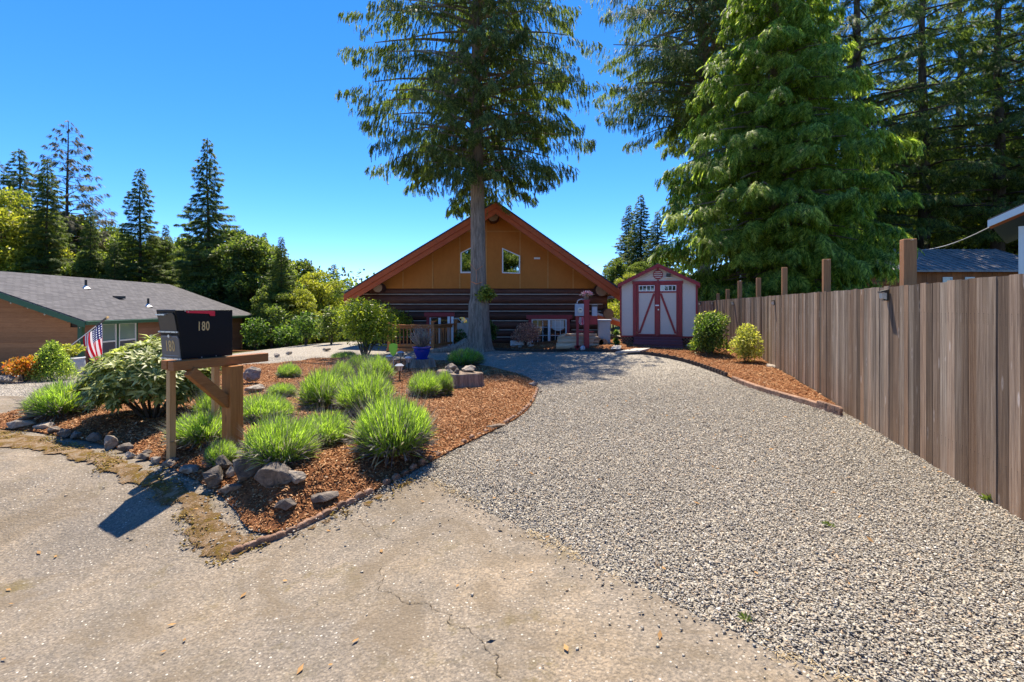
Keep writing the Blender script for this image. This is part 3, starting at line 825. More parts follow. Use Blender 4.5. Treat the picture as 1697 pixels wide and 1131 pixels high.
row = [(22, 713, 52, 17, 'pale_rock'), (64, 714, 40, 15, 'pale_rock'), (86, 720, 24, 14, 'rock'), (101, 727, 26, 18, 'rock'), (121, 729, 24, 15, 'rock'), (150, 735, 32, 19, 'rock'), (178, 746, 26, 27, 'pale_rock'), (203, 751, 26, 18, 'rock'), (213, 760, 20, 12, 'pale_rock'), (232, 764, 24, 12, 'rock'), (240, 756, 22, 10, 'rock'), (255, 770, 24, 13, 'pale_rock'), (275, 776, 26, 13, 'rock'), (284, 768, 20, 11, 'rock'), (310, 787, 38, 17, 'pale_rock')]
ords = ['first', 'second', 'third', 'fourth', 'fifth', 'sixth', 'seventh', 'eighth', 'ninth', 'tenth', 'eleventh', 'twelfth', 'thirteenth', 'fourteenth', 'fifteenth', 'sixteenth', 'seventeenth', 'eighteenth', 'nineteenth', 'twentieth']
for i, (a, b_, c, d_, m_) in enumerate(row):
    rock(a, b_, c, d_, ('light tan' if m_ == 'pale_rock' else 'dark grey') + ' border rock, ' + ords[i] + ' from the left in the row along the road', 'rocks bordering the bed along the road', m_)
rock(353, 813, 46, 42, 'tall dark rock at the left front of the mailbox post', mat='rock')
rock(402, 806, 50, 50, 'tilted brown rock leaning beside the foot of the mailbox post', mat='rock', tilt=-.5)
rock(378, 825, 42, 18, 'small low rock at the front of the pile by the mailbox post', mat='rock')
rock(378, 794, 16, 24, 'small upright pale stone wedged against the mailbox post', mat='pale_rock', base=G(380, 800, .03))
rock(447, 821, 80, 44, 'large dark angular boulder right of the mailbox post', mat='rock', rz=.1, depth=.33, n=22)
rock(487, 806, 44, 30, 'pale brown flat topped rock behind the large dark boulder', mat='pale_rock')
rock(468, 853, 40, 27, 'small wedge shaped dark rock lying alone on the mulch', mat='rock', n=9)
rock(528, 843, 60, 17, 'flat slab of dark rock near the corner of the bed', mat='rock', tilt=-.12)
rock(419, 653, 34, 18, 'pale lower boulder of the pair behind the mailbox post', mat='pale_rock')
gg = G(414, 642, .1)
o = rock(414, 640, 30, 26, 'rounded grey boulder on top of the pair behind the mailbox post', mat='pale_rock', base=Vector((gg.x, gg.y, gg.z + .12)), n=30)
# top rock of the pile at the post
g = G(380, 818, .02)
o = rock(368, 772, 36, 24, 'rounded blue grey rock resting on top of the pile by the mailbox post', mat='rock', base=P(368, 776, 4.85), n=26)
rock(885, 641, 20, 8, 'flat tan stone on the right tip of the lavender bed', mat='pale_rock')
rock(896, 651, 8, 5, 'little tan stone fallen on the gravel beside the bed tip', mat='pale_rock')

# terracotta edging along the right side of the left bed
ed_px = [(392, 922), (440, 905), (480, 890), (515, 872), (560, 850), (620, 820), (680, 787), (735, 758), (790, 728), (835, 708), (870, 686), (888, 662), (893, 646)]
epath = resample(smooth_path(GX(ed_px), 2), .105)
edg = thing('garden_edging', (epath[0][0], epath[0][1], h(*epath[0])), 'row of worn scalloped terracotta edging stones curving along the mulch bed', 'edging')
def scallop(wd, ht, th, tw=.004):
    pts = [Vector((-wd / 2, 0, -ht * .6)), Vector((wd / 2, 0, -ht * .6))] + [Vector((wd / 2 * math.cos(a), 0, ht * .15 + ht * .8 * math.sin(a))) for a in np.linspace(0, math.pi, 7)]
    return MB().prism(pts, (0, th, 0))
sc_me = [scallop(.09, .042, .04).mesh('edging_stone', M['terracotta'], smooth=False, bevel=.007) for _ in range(1)]
for i in range(len(epath) - 1):
    a = np.array(epath[i]); b_ = np.array(epath[i + 1]); t = b_ - a
    if i > 3 and random.random() < .05: continue
    o = link('edging_stone', sc_me[0], edg, (a[0] - edg.location.x, a[1] - edg.location.y, h(*a) + .028 + random.uniform(-.012, .008) - edg.location.z))
    o.rotation_euler = (random.uniform(-.25, .25), random.uniform(-.12, .12), math.atan2(t[1], t[0]) + random.uniform(-.12, .12))
    o.scale = (1, 1, random.uniform(.7, 1.2))
# block edging of the fence bed
er = [p for p in edgeR if p[1] < 11.6]
er = resample(er, .36)
edr = thing('garden_edging', (er[0][0], er[0][1], h(*er[0])), 'low row of tan concrete blocks edging the fence bed and ending in stacked scalloped blocks', 'edging')
blk = MB().box((.175, 0, 0), (.345, .09, .13)).mesh('edging_block', M['terracotta'], bevel=.012)
for i in range(len(er) - 1):
    a = np.array(er[i]); b_ = np.array(er[i + 1]); t = b_ - a
    if i < 4:
        for k in range(3):
            q = a + t * (k / 3 + .17)
            for lay in range(2):
                o = link('edging_stone', sc_me[0], edr, (q[0] - edr.location.x, q[1] - edr.location.y, h(*q) + .02 + lay * .07 - edr.location.z))
                o.rotation_euler = (0, 0, math.atan2(t[1], t[0]) + random.uniform(-.15, .15)); o.scale = (1.2, 1.3, 1.3)
    else:
        o = link('edging_block', blk, edr, (a[0] - edr.location.x, a[1] - edr.location.y, h(*a) + .03 - edr.location.z))
        o.rotation_euler = (random.uniform(-.05, .05), 0, math.atan2(t[1], t[0]))
# dark lawn edging strip in front of the shed
es = [p for p in edgeR if 11.5 <= p[1]]
es = resample(es, .16)
els = thing('garden_edging', (es[0][0], es[0][1], h(*es[0])), 'thin dark scalloped edging strip between the gravel and the mulch by the shed', 'edging')
mb = MB()
for i in range(len(es) - 1):
    a, b_ = es[i], es[i + 1]; za = h(*a)
    mb.bar((a[0], a[1], za + .05), (b_[0], b_[1], h(*b_) + .05), .03, .09)
    mb.tube([(a[0], a[1], za + .02), (a[0], a[1], za + .115)], .035, 6)
mb.build('edging_strip', M['interior'], els)

# dry grass and litter along the joint between asphalt and gravel, and a few fallen leaves
q = np.array(ge); n = 1300
k = rng.integers(0, len(q) - 1, n); p = q[k] + (q[k + 1] - q[k]) * rng.random((n, 1)) + rng.normal(0, .028, (n, 2))
cl = np.array([mnoise.noise(Vector((x * 1.6, y * 1.6, 5))) for x, y in p]); p = p[cl > -.02]; n = len(p)
az = rng.uniform(0, 6.283, n); L_ = rng.uniform(.02, .06, n); el_ = rng.uniform(0, .35, n)
D = np.column_stack([np.cos(az) * np.cos(el_), np.sin(az) * np.cos(el_), np.sin(el_)]) * L_[:, None]
Wv = np.column_stack([-np.sin(az), np.cos(az), np.zeros(n)]) * .0022
base_ = np.column_stack([p, H(p[:, 0], p[:, 1]) + .02])
V = np.stack([base_ - Wv, base_ + Wv, base_ + D], 1).reshape(-1, 3)
tag(link('dry_grass', mesh_np('dry_grass', V, np.arange(3 * n).reshape(n, 3), plain('straw', (0.4, 0.3, 0.16), .9, .1, .3))), 'straw coloured dry grass along the joint between asphalt and gravel', 'grass', None, 'stuff')
n = 260; p = scatter(n * 3, -5, 5, 2.2, 12); p = p[(p[:, 0] / p[:, 1] < 1)][:n]
ok = inpoly(p, gravel_poly); p = p[ok]; n = len(p)
az = rng.uniform(0, 6.283, n); L_ = rng.uniform(.012, .03, n)
c_ = np.column_stack([p, H(p[:, 0], p[:, 1]) + .026]); e1 = np.column_stack([np.cos(az), np.sin(az), rng.normal(0, .25, n)]) * L_[:, None]; e2 = np.column_stack([-np.sin(az), np.cos(az), rng.normal(0, .3, n)]) * L_[:, None] * .45
V = np.stack([c_ - e1, c_ + e2, c_ + e1, c_ - e2], 1).reshape(-1, 3)
tag(link('fallen_leaves', mesh_np('fallen_leaves', V, np.arange(4 * n).reshape(n, 4), plain('dead_leaf', (0.33, 0.19, 0.08), .9, .1, .4))), 'small dry leaves scattered over the gravel and asphalt', 'leaves', None, 'stuff')
# ------------------------------------------------------------------ foliage generators
def spray_t(pairs=5, spread=.42, droop=.22, lw=.085, core=.03):
    """flat fern-like spray, unit length along +X; leaflets are narrow triangles"""
    v = []; f = []
    def q(x): return (x, 0, -droop * x * x)
    v += [(0, -core, 0), (0, core, 0), (1, 0, -droop)]; f.append((0, 1, 2))
    for i in range(pairs):
        x0 = .08 + .8 * i / pairs; L = spread * (1 - .62 * i / pairs)
        for sg in (-1, 1):
            b = len(v); a = 0.75
            tx = x0 + L * math.cos(a); ty = sg * L * math.sin(a)
            v += [(x0 - lw * .5, 0, -droop * x0 * x0), (x0 + lw, 0, -droop * x0 * x0), (tx, ty, -droop * tx * tx - .12 * L)]
            f.append((b, b + 1, b + 2) if sg > 0 else (b + 1, b, b + 2))
    return np.array(v), np.array(f)

def leaf_t(wd=.42, fold=.12, bend=.15):
    v = [(0, 0, 0), (.45, wd / 2, fold), (1, 0, -bend), (.45, -wd / 2, fold), (.5, 0, 0)]
    return np.array(v), np.array([(0, 4, 1), (1, 4, 2), (2, 4, 3), (3, 4, 0)])

def quad_t(wd=.6):
    v = [(0, -wd * .2, 0), (.5, -wd / 2, .05), (1, 0, 0), (.5, wd / 2, .05)]
    return np.array(v), np.array([(0, 1, 2), (0, 2, 3)])

def instance(T, org, xd, up, scale, width=None):
    tv, tf = T; n = len(org)
    xd = xd / (np.linalg.norm(xd, axis=1, keepdims=True) + 1e-9)
    yd = np.cross(up, xd); yd /= (np.linalg.norm(yd, axis=1, keepdims=True) + 1e-9)
    zd = np.cross(xd, yd)
    sc = np.asarray(scale)[:, None, None]
    wsc = sc if width is None else np.asarray(width)[:, None, None]
    V = tv[None, :, 0:1] * xd[:, None] * sc + tv[None, :, 1:2] * yd[:, None] * wsc + tv[None, :, 2:3] * zd[:, None] * sc
    V += org[:, None]
    Fc = tf[None] + (np.arange(n) * len(tv))[:, None, None]
    return V.reshape(-1, 3), Fc.reshape(-1, tf.shape[1])

def unit(n): v = rng.normal(size=(n, 3)); return v / np.linalg.norm(v, axis=1, keepdims=True)

def conifer(H_, cb, Rf, nb, dens, spray, mat, droop=.25, rise=.15, hang=.5, wide=.38, ttrunk=.22, bark='darkbark', T=None, tr_pts=None, flare=True, name='crown', ragged=.25, bare=0.0, topend=None, phase=0, near=0.0, clus=6, asym=0.0):
    """returns (trunk mesh, crown mesh, branches mesh); Rf(t) gives the reach of a branch at height fraction t of the crown"""
    T = T if T is not None else spray_t()
    top = topend or H_
    org, xd, ups, sc = [], [], [], []
    mb = MB()
    for i in range(nb):
        t = (i + random.random()) / nb
        t = t ** 1.08
        z0 = cb + (top - cb) * t
        az = i * 2.39996 + random.uniform(-.4, .4) + phase
        L = Rf(t) * random.uniform(1 - ragged, 1 + ragged * .45)
        L = max(.15, L * (1 - near * max(0, -math.sin(az))) * (1 - asym * math.cos(az)))
        o = np.array([math.cos(az), math.sin(az), 0]); pe = np.array([-math.sin(az), math.cos(az), 0])
        rs = rise * random.uniform(.5, 1.5); dr = droop * random.uniform(.7, 1.3)
        def pos(s):
            s = np.asarray(s)[..., None]
            return np.array([0, 0, z0]) + o * L * s + np.array([0, 0, 1]) * L * (rs * s - dr * s ** 2 + .1 * s ** 4)
        ss_ = np.linspace(0, .74, 5)
        mb.tube([tuple(q) for q in pos(ss_)], [max(.012, .017 * L) * (1 - .75 * k / 4) for k in range(5)], 3, False)
        n = max(4, int(dens * L))
        m_c = max(2, n // clus); ci = rng.integers(0, m_c, n)
        s = np.clip((bare + (1 - bare) * rng.random(m_c) ** .7)[ci] + rng.normal(0, .045, n), 0.03, 1.0)
        cs_ = s.copy(); s = np.where(ci == 0, np.clip(.93 + rng.normal(0, .06, n), 0, 1.02), cs_)
        q = np.clip(np.where(np.arange(m_c) == 0, 0, rng.uniform(-1, 1, m_c))[ci] + rng.normal(0, .13, n), -1.1, 1.1); sg = np.sign(q)
        l2 = wide * L * (1.02 - s) ** .75 * .9 + .12
        p_ = pos(s) + pe * (q * l2)[:, None]
        aq = np.abs(q)
        p_[:, 2] -= (aq ** 1.6) * l2 * hang * .7 + rng.random(n) * spray * hang * .6
        d_ = o * (.75 - .3 * aq)[:, None] + pe * (sg * (.25 + .5 * aq))[:, None]
        d_[:, 2] -= hang * rng.uniform(.5, 1.5, n)
        d_ += rng.normal(0, .18, (n, 3))
        u_ = np.tile([0, 0, 1.0], (n, 1)) + o * .5 * hang + rng.normal(0, .35, (n, 3))
        org.append(p_); xd.append(d_); ups.append(u_); sc.append(spray * rng.uniform(.6, 1.25, n) * (1 - .25 * t))
    V, Fc = instance(T, np.concatenate(org), np.concatenate(xd), np.concatenate(ups), np.concatenate(sc))
    crown = mesh_np(name, V, Fc, M[mat])
    tb = MB()
    npt = 10
    pts = tr_pts or [(0.05 * math.sin(k * 1.3) * H_ / 20, .05 * math.cos(k) * H_ / 20, H_ * k / npt) for k in range(npt + 1)]
    rad = [ttrunk * (1 - .93 * k / npt) * (1.5 if (k == 0 and flare) else 1) for k in range(npt + 1)]
    tb.tube(pts, rad, 9)
    trunk = tb.mesh('trunk', M[bark], smooth=True)
    return trunk, crown, mb.mesh('branches', M[bark])

def blobs(center, dims, nb, rr, seed):
    r_ = random.Random(seed); out = []
    for i in range(nb):
        while True:
            x, y, z = (r_.uniform(-1, 1) for _ in range(3))
            if x * x + y * y + z * z < 1: break
        out.append((np.array([center[0] + x * dims[0], center[1] + y * dims[1], center[2] + z * dims[2]]), rr * r_.uniform(.6, 1.25)))
    return out

def leafy(bl, per, leaf, T, mat, name='crown', squash=.8, inner=.55, updir=.5):
    org, xd, up, sc = [], [], [], []
    for c, r_ in bl:
        n = int(per * (r_ ** 2))
        if n < 3: continue
        u = unit(n); u[:, 2] = np.abs(u[:, 2]) * 1.0 - (rng.random(n) < .35) * np.abs(u[:, 2]) * 1.3
        u /= np.linalg.norm(u, axis=1, keepdims=True)
        rad = r_ * (inner + (1 - inner) * rng.random(n) ** .5)
        p_ = c + u * rad[:, None] * np.array([1, 1, squash])
        org.append(p_); xd.append(u * .6 + rng.normal(0, .7, (n, 3)))
        up.append(np.tile([0, 0, updir], (n, 1)) + u * .6 + rng.normal(0, .5, (n, 3)))
        sc.append(leaf * rng.uniform(.6, 1.35, n))
    V, Fc = instance(T, np.concatenate(org), np.concatenate(xd), np.concatenate(up), np.concatenate(sc))
    return mesh_np(name, V, Fc, M[mat])

def broadleaf(Hh, Rr, leaf, per, mat, nb=40, seed=1, br=None, bark='darkbark', low=.2):
    rr = (br or Rr * .38)
    bl = blobs((0, 0, Hh * (.5 + low / 2)), (Rr * .82, Rr * .82, Hh * (.5 - low / 2) - rr * .5), nb, rr, seed)
    # push the clumps outwards and narrow the crown unevenly with height
    bl = [(np.array([c[0] * (1 - .35 * max(0, c[2] / Hh - .55)), c[1] * (1 - .35 * max(0, c[2] / Hh - .55)), c[2]]), r_) for c, r_ in bl]
    crown = leafy(bl, per, leaf, quad_t(.75), mat, inner=.25, squash=.7)
    mb = MB(); tb = MB()
    tb.tube([(0, 0, 0), (.1, .05, Hh * .3), (-.1, .1, Hh * .6), (0, 0, Hh * .85)], [Rr * .07, Rr * .055, Rr * .035, .02], 8)
    for c, r_ in bl[::3]:
        z0 = min(c[2] * .6, Hh * .6)
        mb.tube([(0, 0, z0), ((c[0]) * .5, c[1] * .5, (z0 + c[2]) / 2 + .2), tuple(c)], [Rr * .025, Rr * .018, .012], 4, False)
    return tb.mesh('trunk', M[bark], smooth=True), crown, mb.mesh('branches', M[bark])

def plant_tree(name, meshes, loc, label, cat='tree', group=None, rz=0, sc=(1, 1, 1)):
    t = thing(name, loc, label, cat, group, rz); t.scale = sc
    for m_ in meshes:
        o = link(m_.name.split('.')[0], m_, t)
        if o.name.startswith('branches'): o['kind'] = 'stuff'
    return t

# ------------------------------------------------------------------ lavender
def lavender_mesh(n_bl, seed, Hh=.42, Rr=.45, up=0.0):
    """upright blades from a dome; unit plant about 0.9 m wide, 0.45 m tall; plus stalks and drooping spent stalks"""
    out = []
    global rng
    def blades(n, spread0, spread1, l0, l1, wd, curve, zmin=0.0):
        a = rng.uniform(0, 6.283, n); rr = Rr * .62 * np.sqrt(rng.random(n))
        base = np.column_stack([rr * np.cos(a), rr * np.sin(a), np.full(n, .02) + .10 * (1 - (rr / (Rr * .62)) ** 2)])
        lean = spread0 + (spread1 - spread0) * (rr / (Rr * .62)) + rng.normal(0, .19, n)
        az = a + rng.normal(0, .5, n)
        ln = rng.uniform(l0, l1, n) * (1 - .12 * rr / Rr)
        d1 = np.column_stack([np.cos(az) * np.sin(lean), np.sin(az) * np.sin(lean), np.cos(lean)])
        lean2 = lean + curve + rng.normal(0, .1, n)
        d2 = np.column_stack([np.cos(az) * np.sin(lean2), np.sin(az) * np.sin(lean2), np.cos(lean2)])
        sd_ = np.cross(d1, unit(n)); sd_ /= np.linalg.norm(sd_, axis=1, keepdims=True)
        mid = base + d1 * ln[:, None] * .55; tip = mid + d2 * ln[:, None] * .45
        w_ = wd * rng.uniform(.7, 1.3, n)[:, None]
        V = np.stack([base - sd_ * w_, base + sd_ * w_, mid + sd_ * w_ * 1.1, mid - sd_ * w_ * 1.1, tip], 1).reshape(-1, 3)
        b0 = (np.arange(n) * 5)[:, None]
        Fc = np.concatenate([b0 + [0, 1, 2], b0 + [0, 2, 3], b0 + [3, 2, 4]], 0)
        return V, Fc
    V, Fc = blades(n_bl, .1, .95 - up, .17, .37 + up * .1, .0026, .22)
    # side leaflets on each shoot
    m = int(n_bl * 2.6); a = rng.uniform(0, 6.283, m); rr = Rr * .9 * np.sqrt(rng.random(m))
    zt = .34 * (1 - (rr / (Rr * 1.05)) ** 2) ** .5 * rng.uniform(.4, 1.0, m) * (1 + .22 * np.sin(a * 3 + seed) * rr / Rr + .18 * np.sin(a * 7 + seed * 2)) + .03
    org = np.column_stack([rr * np.cos(a), rr * np.sin(a), zt])
    xd = np.column_stack([np.cos(a) * rr / Rr * .8, np.sin(a) * rr / Rr * .8, np.ones(m)]) + rng.normal(0, .28, (m, 3))
    V2, F2 = instance((np.array([(0, -.04, 0), (.5, -.06, 0), (1, 0, 0), (.5, .06, .02), (0, .04, 0)]), np.array([(0, 1, 2), (0, 2, 3), (0, 3, 4)])), org, xd, unit(m), rng.uniform(.045, .1, m), rng.uniform(.03, .06, m))
    fol = mesh_np('foliage', np.concatenate([V, V2]), np.concatenate([Fc, F2 + len(V)]), M['lav'])
    V, Fc = blades(int(n_bl * .32), .1, .9 - up, .34, .54, .0016, .1)
    st = mesh_np('flower_stalks', V, Fc, M['lavst'])
    n = int(n_bl * .3); a = rng.uniform(0, 6.283, n); r0 = Rr * rng.uniform(.35, .75, n)
    org = np.column_stack([r0 * np.cos(a), r0 * np.sin(a), rng.uniform(.01, .16, n)])
    xd = np.column_stack([np.cos(a), np.sin(a), rng.uniform(-.15, .45, n)]) + rng.normal(0, .2, (n, 3))
    V, Fc = instance((np.array([(0, -.02, 0), (.75, -.015, .03), (1, 0, 0), (.85, .035, 0), (0, .02, 0)]), np.array([(0, 1, 4), (1, 3, 4), (1, 2, 3)])), org, xd, np.tile([0, 0, 1.], (n, 1)) + rng.normal(0, .4, (n, 3)), rng.uniform(.12, .26, n))
    sp = mesh_np('spent_stalks', V, Fc, M['lavbase'])
    return fol, st, sp
LAV = [lavender_mesh(n_, k, Rr=r_, up=u_) for k, (n_, r_, u_) in enumerate([(2300, .45, 0), (1900, .42, .25), (2500, .47, -.15), (1700, .44, .12), (2100, .4, -.05)])]
def lavender(px, py, wpx, hpx, label, name='lavender', variant=None, base=None):
    g = base or GB(px, py)
    k = (g.y) / F; wd = wpx * k * 1.1; hh = hpx * k * 1.04
    g = g + Vector((0, wd * .3, 0)); g.z = bz(g.x, g.y) if inpoly(np.array([[g.x, g.y]]), bedL)[0] else h(g.x, g.y)
    t = thing(name, g, label, 'lavender', 'lavender plants in the mulch bed', random.uniform(0, 6))
    v_ = random.randrange(5) if variant is None else variant
    for nm, me in zip(('foliage', 'flower_stalks', 'spent_stalks'), LAV[v_]): link(nm, me, t)
    t.rotation_euler[0] = random.uniform(-.1, .1); t.rotation_euler[1] = random.uniform(-.1, .1)
    s1 = wd / .92; t.scale = (s1, s1, max(hh - wd * .12, .12) / .42)
    return t

for a in [
    (78, 697, 96, 62, 'lavender clump at the far left end of the bed beside the road'),
    (318, 748, 100, 58, 'low lavender between the two thin posts under the mailbox'),
    (448, 786, 108, 86, 'bright lavender right beside the thick mailbox post behind the dark boulder'),
    (422, 702, 92, 52, 'lavender behind the thick mailbox post to its right'),
    (523, 742, 98, 60, 'medium lavender between the mailbox lavender and the largest lavender'),
    (643, 768, 126, 104, 'largest lavender, nearest to the driveway in the middle of the bed'),
    (528, 682, 84, 72, 'lavender at the left end of the dense clump in the middle of the bed'),
    (598, 692, 92, 78, 'tall lavender in the middle of the dense clump'),
    (618, 640, 58, 52, 'lavender in the clump behind, just left of the lime green yard sign'),
    (562, 645, 40, 46, 'narrow lavender at the back of the dense clump'),
    (702, 660, 58, 46, 'thin lavender left of the stump topped with rocks'),
    (735, 656, 26, 40, 'narrow sprig of lavender close against the stump with rocks'),
    (770, 608, 60, 34, 'lavender with grey stalks behind the stump topped with rocks'),
    (474, 628, 34, 27, 'small round lavender beside the gravel behind the pair of boulders'),
    (460, 660, 44, 27, 'small pale lavender in front of the small round one, right of the pair of boulders'),
    (346, 702, 70, 60, 'lavender seen between the thin post and thick post of the mailbox stand'),
    (357, 782, 48, 44, 'small lavender directly behind the rock pile at the mailbox post'),
    (592, 622, 44, 36, 'small lavender at the rear of the bed near the gravel'),
    (566, 592, 40, 16, 'low yellow green lavender beyond the gravel next to the laurel bush'),
]:
    lavender(*a)

# ------------------------------------------------------------------ shrubs
def shrub(name, px, py, wpx, hpx, label, leaf, per, mat, nb=14, T=None, base=None, stems=7, cat='shrub', low=.15, rfac=.36, newl=None, Y=None, deep=.8, seed=None, group=None, stemlow=0.0):
    g = base or G(px, py, .03)
    k = g.y / F; wd = wpx * k; hh = hpx * k
    g = g + Vector((0, wd * .32 * deep, 0)); g.z = max(g.z - .02, h(g.x, g.y))
    t = thing(name, g, label, cat, group)
    rr = wd * rfac * .8
    sd_ = seed or int(px)
    r_ = random.Random(sd_); bl = []
    for i in range(nb):
        a = r_.uniform(0, 6.283); q = math.sqrt(r_.random()); zf = r_.random()
        rx = (wd / 2 - rr * .8) * q * (1 - .45 * zf ** 2)
        bl.append((np.array([math.cos(a) * rx, math.sin(a) * rx * deep, hh * low + rr * .5 + (hh * (1 - low) - rr * 1.3) * zf]), rr * r_.uniform(.65, 1.15)))
    me = leafy(bl, per / max(rr, .05) ** 2 * 1.0, leaf, T or leaf_t(), mat, 'foliage', inner=.5)
    link('foliage', me, t)
    if newl:
        me2 = leafy([(c + np.array([0, 0, r2 * .15]), r2 * 1.05) for c, r2 in bl[::3]], per / max(rr, .05) ** 2 * .35, leaf * .9, T or leaf_t(), newl, 'new_leaves', inner=.85)
        link('new_leaves', me2, t)
    mb = MB()
    for c, r2 in bl[:stems]:
        mb.tube([(c[0] * .15, c[1] * .15, -.02), (c[0] * .5, c[1] * .5, c[2] * .55), tuple(c)], [.012 * max(wd, .5), .009 * max(wd, .5), .004], 5, False)
    mb.build('stems', M['darkbark'], t, local=True)
    return t

# rhododendron with whorls of long leaves
def rhododendron():
    g = GB(222, 708); g.y += .5; g.x -= .12; g.z = bz(g.x, g.y)
    t = thing('rhododendron', g, 'large rhododendron bush with glossy whorled leaves left of the mailbox', 'shrub')
    W, Hh = 1.56, 1.0
    cen, dirs = [], []
    n = 820
    u = unit(n * 3); u = u[u[:, 2] > -.6][:n]
    lump = np.array([1 + .16 * mnoise.noise(Vector(q) * 2.2) for q in u])
    rad = (.6 + .42 * rng.random(len(u)) ** .6) * lump
    c = u * rad[:, None] * np.array([W / 2, W * .45, Hh * .5]) + np.array([0, 0, Hh * .52])
    c[:, 0] += (c[:, 2] - Hh * .5) * .22
    c = c[c[:, 2] > .06]
    for me_n, mat, sel, lsc in (('foliage', 'rhodo', slice(0, None), .125), ('new_leaves', 'rhodonew', slice(0, 26), .1)):
        if me_n == 'new_leaves':
            cc = np.array([[-.8, -.35, .42], [-.72, -.4, .33], [-.66, -.42, .5], [-.58, -.45, .26], [-.5, -.4, .4]])
            cc = cc + rng.normal(0, .02, cc.shape)
        else: cc = c
        org, xd, up, sc = [], [], [], []
        for q in cc:
            ax_ = np.array([q[0], q[1], q[2] - .25]); ax_ = ax_ / np.linalg.norm(ax_) * .8 + np.array([0, 0, .5]); ax_ /= np.linalg.norm(ax_)
            e1 = np.cross(ax_, [0.3, .1, 1]); e1 /= np.linalg.norm(e1); e2 = np.cross(ax_, e1)
            k = random.randint(8, 11)
            for j in range(k):
                a = 6.283 * j / k + random.uniform(-.25, .25)
                d_ = e1 * math.cos(a) + e2 * math.sin(a) + ax_ * random.uniform(.05, .9)
                org.append(q); xd.append(d_); up.append(ax_); sc.append(lsc * random.uniform(.7, 1.2))
        V, Fc = instance(leaf_t(.3, .07, .2), np.array(org), np.array(xd), np.array(up), np.array(sc))
        link(me_n, mesh_np(me_n, V, Fc, M[mat]), t)
    mb = MB()
    for k in range(16):
        q = c[k * 20]
        mb.tube([(q[0] * .1, q[1] * .1, -.03), (q[0] * .45, q[1] * .45, q[2] * .5), tuple(q)], [.022, .014, .006], 5, False)
    mb.build('stems', M['darkbark'], t, local=True)
rhododendron()

# ------------------------------------------------------------------ the big cedar in front of the house
def front_cedar():
    b = G(797, 578); b = Vector((b.x, 18.9, h(b.x, 18.9)))
    t = thing('cedar_tree', b, 'tall cedar with bare lower trunk and flared base standing before the log house', 'tree')
    Htot = 19.0; lean = -.028
    def Rf(q):
        # crown seen: widest at about a third of its height
        return 4.85 * (min(1, .68 + 1.5 * q) if q < .22 else 1.0 * (1 - max(0, q - .4) ** 1.3 * 1.6))
    T = spray_t(5, .4, .3, .1, .035)
    tr, cr, br = conifer(Htot, 6.2, Rf, 205, 58, .3, 'cedar', droop=.42, rise=.32, hang=1.3, wide=.34, ttrunk=.3, bark='bark', T=T, ragged=.2, name='crown', bare=.1, near=.4, clus=7, asym=.04)  # camera-side branches kept short, shaped so the crown's shadow on the driveway shrinks
    link('crown', cr, t); link('branches', br, t)
    mb = MB(); n = 20; rows = []
    zs = [0, .08, .2, .4, .65, .95, 1.3, 1.75, 1.95, 2.4, 3.5, 5, 8, 11, 15, 18.8]
    rd = [.6, .49, .44, .415, .405, .395, .385, .375, .31, .285, .265, .25, .215, .15, .08, .01]
    for z_, r_ in zip(zs, rd):
        row = []
        for k in range(n):
            a = 6.283 * k / n
            fl = 1 + (.2 * max(0, 1 - z_ / 1.4)) * math.sin(a * 5 + 1) + .05 * math.sin(a * 9 + z_ * .3) + .03 * math.sin(a * 13)
            stretch = 1 + (.9 * max(0, 1 - z_ / .5) if math.cos(a - 3.3) > .75 else 0)
            row.append((r_ * fl * stretch * math.cos(a) + lean * z_ * .4, r_ * fl * stretch * math.sin(a), z_ - .03))
        rows.append(row)
    vs = [q for r_ in rows for q in r_]
    fs = [(i * n + k, i * n + (k + 1) % n, (i + 1) * n + (k + 1) % n, (i + 1) * n + k) for i in range(len(zs) - 1) for k in range(n)]
    mb.add(vs, fs); me = mb.mesh('trunk', M['bark'], smooth=True); link('trunk', me, t)
    mb = MB(); mb.tube([(-.45, -.15, .3), (-.85, -.4, .12), (-1.4, -.6, .05), (-2.0, -.75, .03), (-2.6, -1.0, -.03)], [.2, .15, .11, .085, .03], 9)
    mb.build('root', M['bark'], t, smooth=True, local=True)
    return t, b
CED, cb_ = front_cedar()
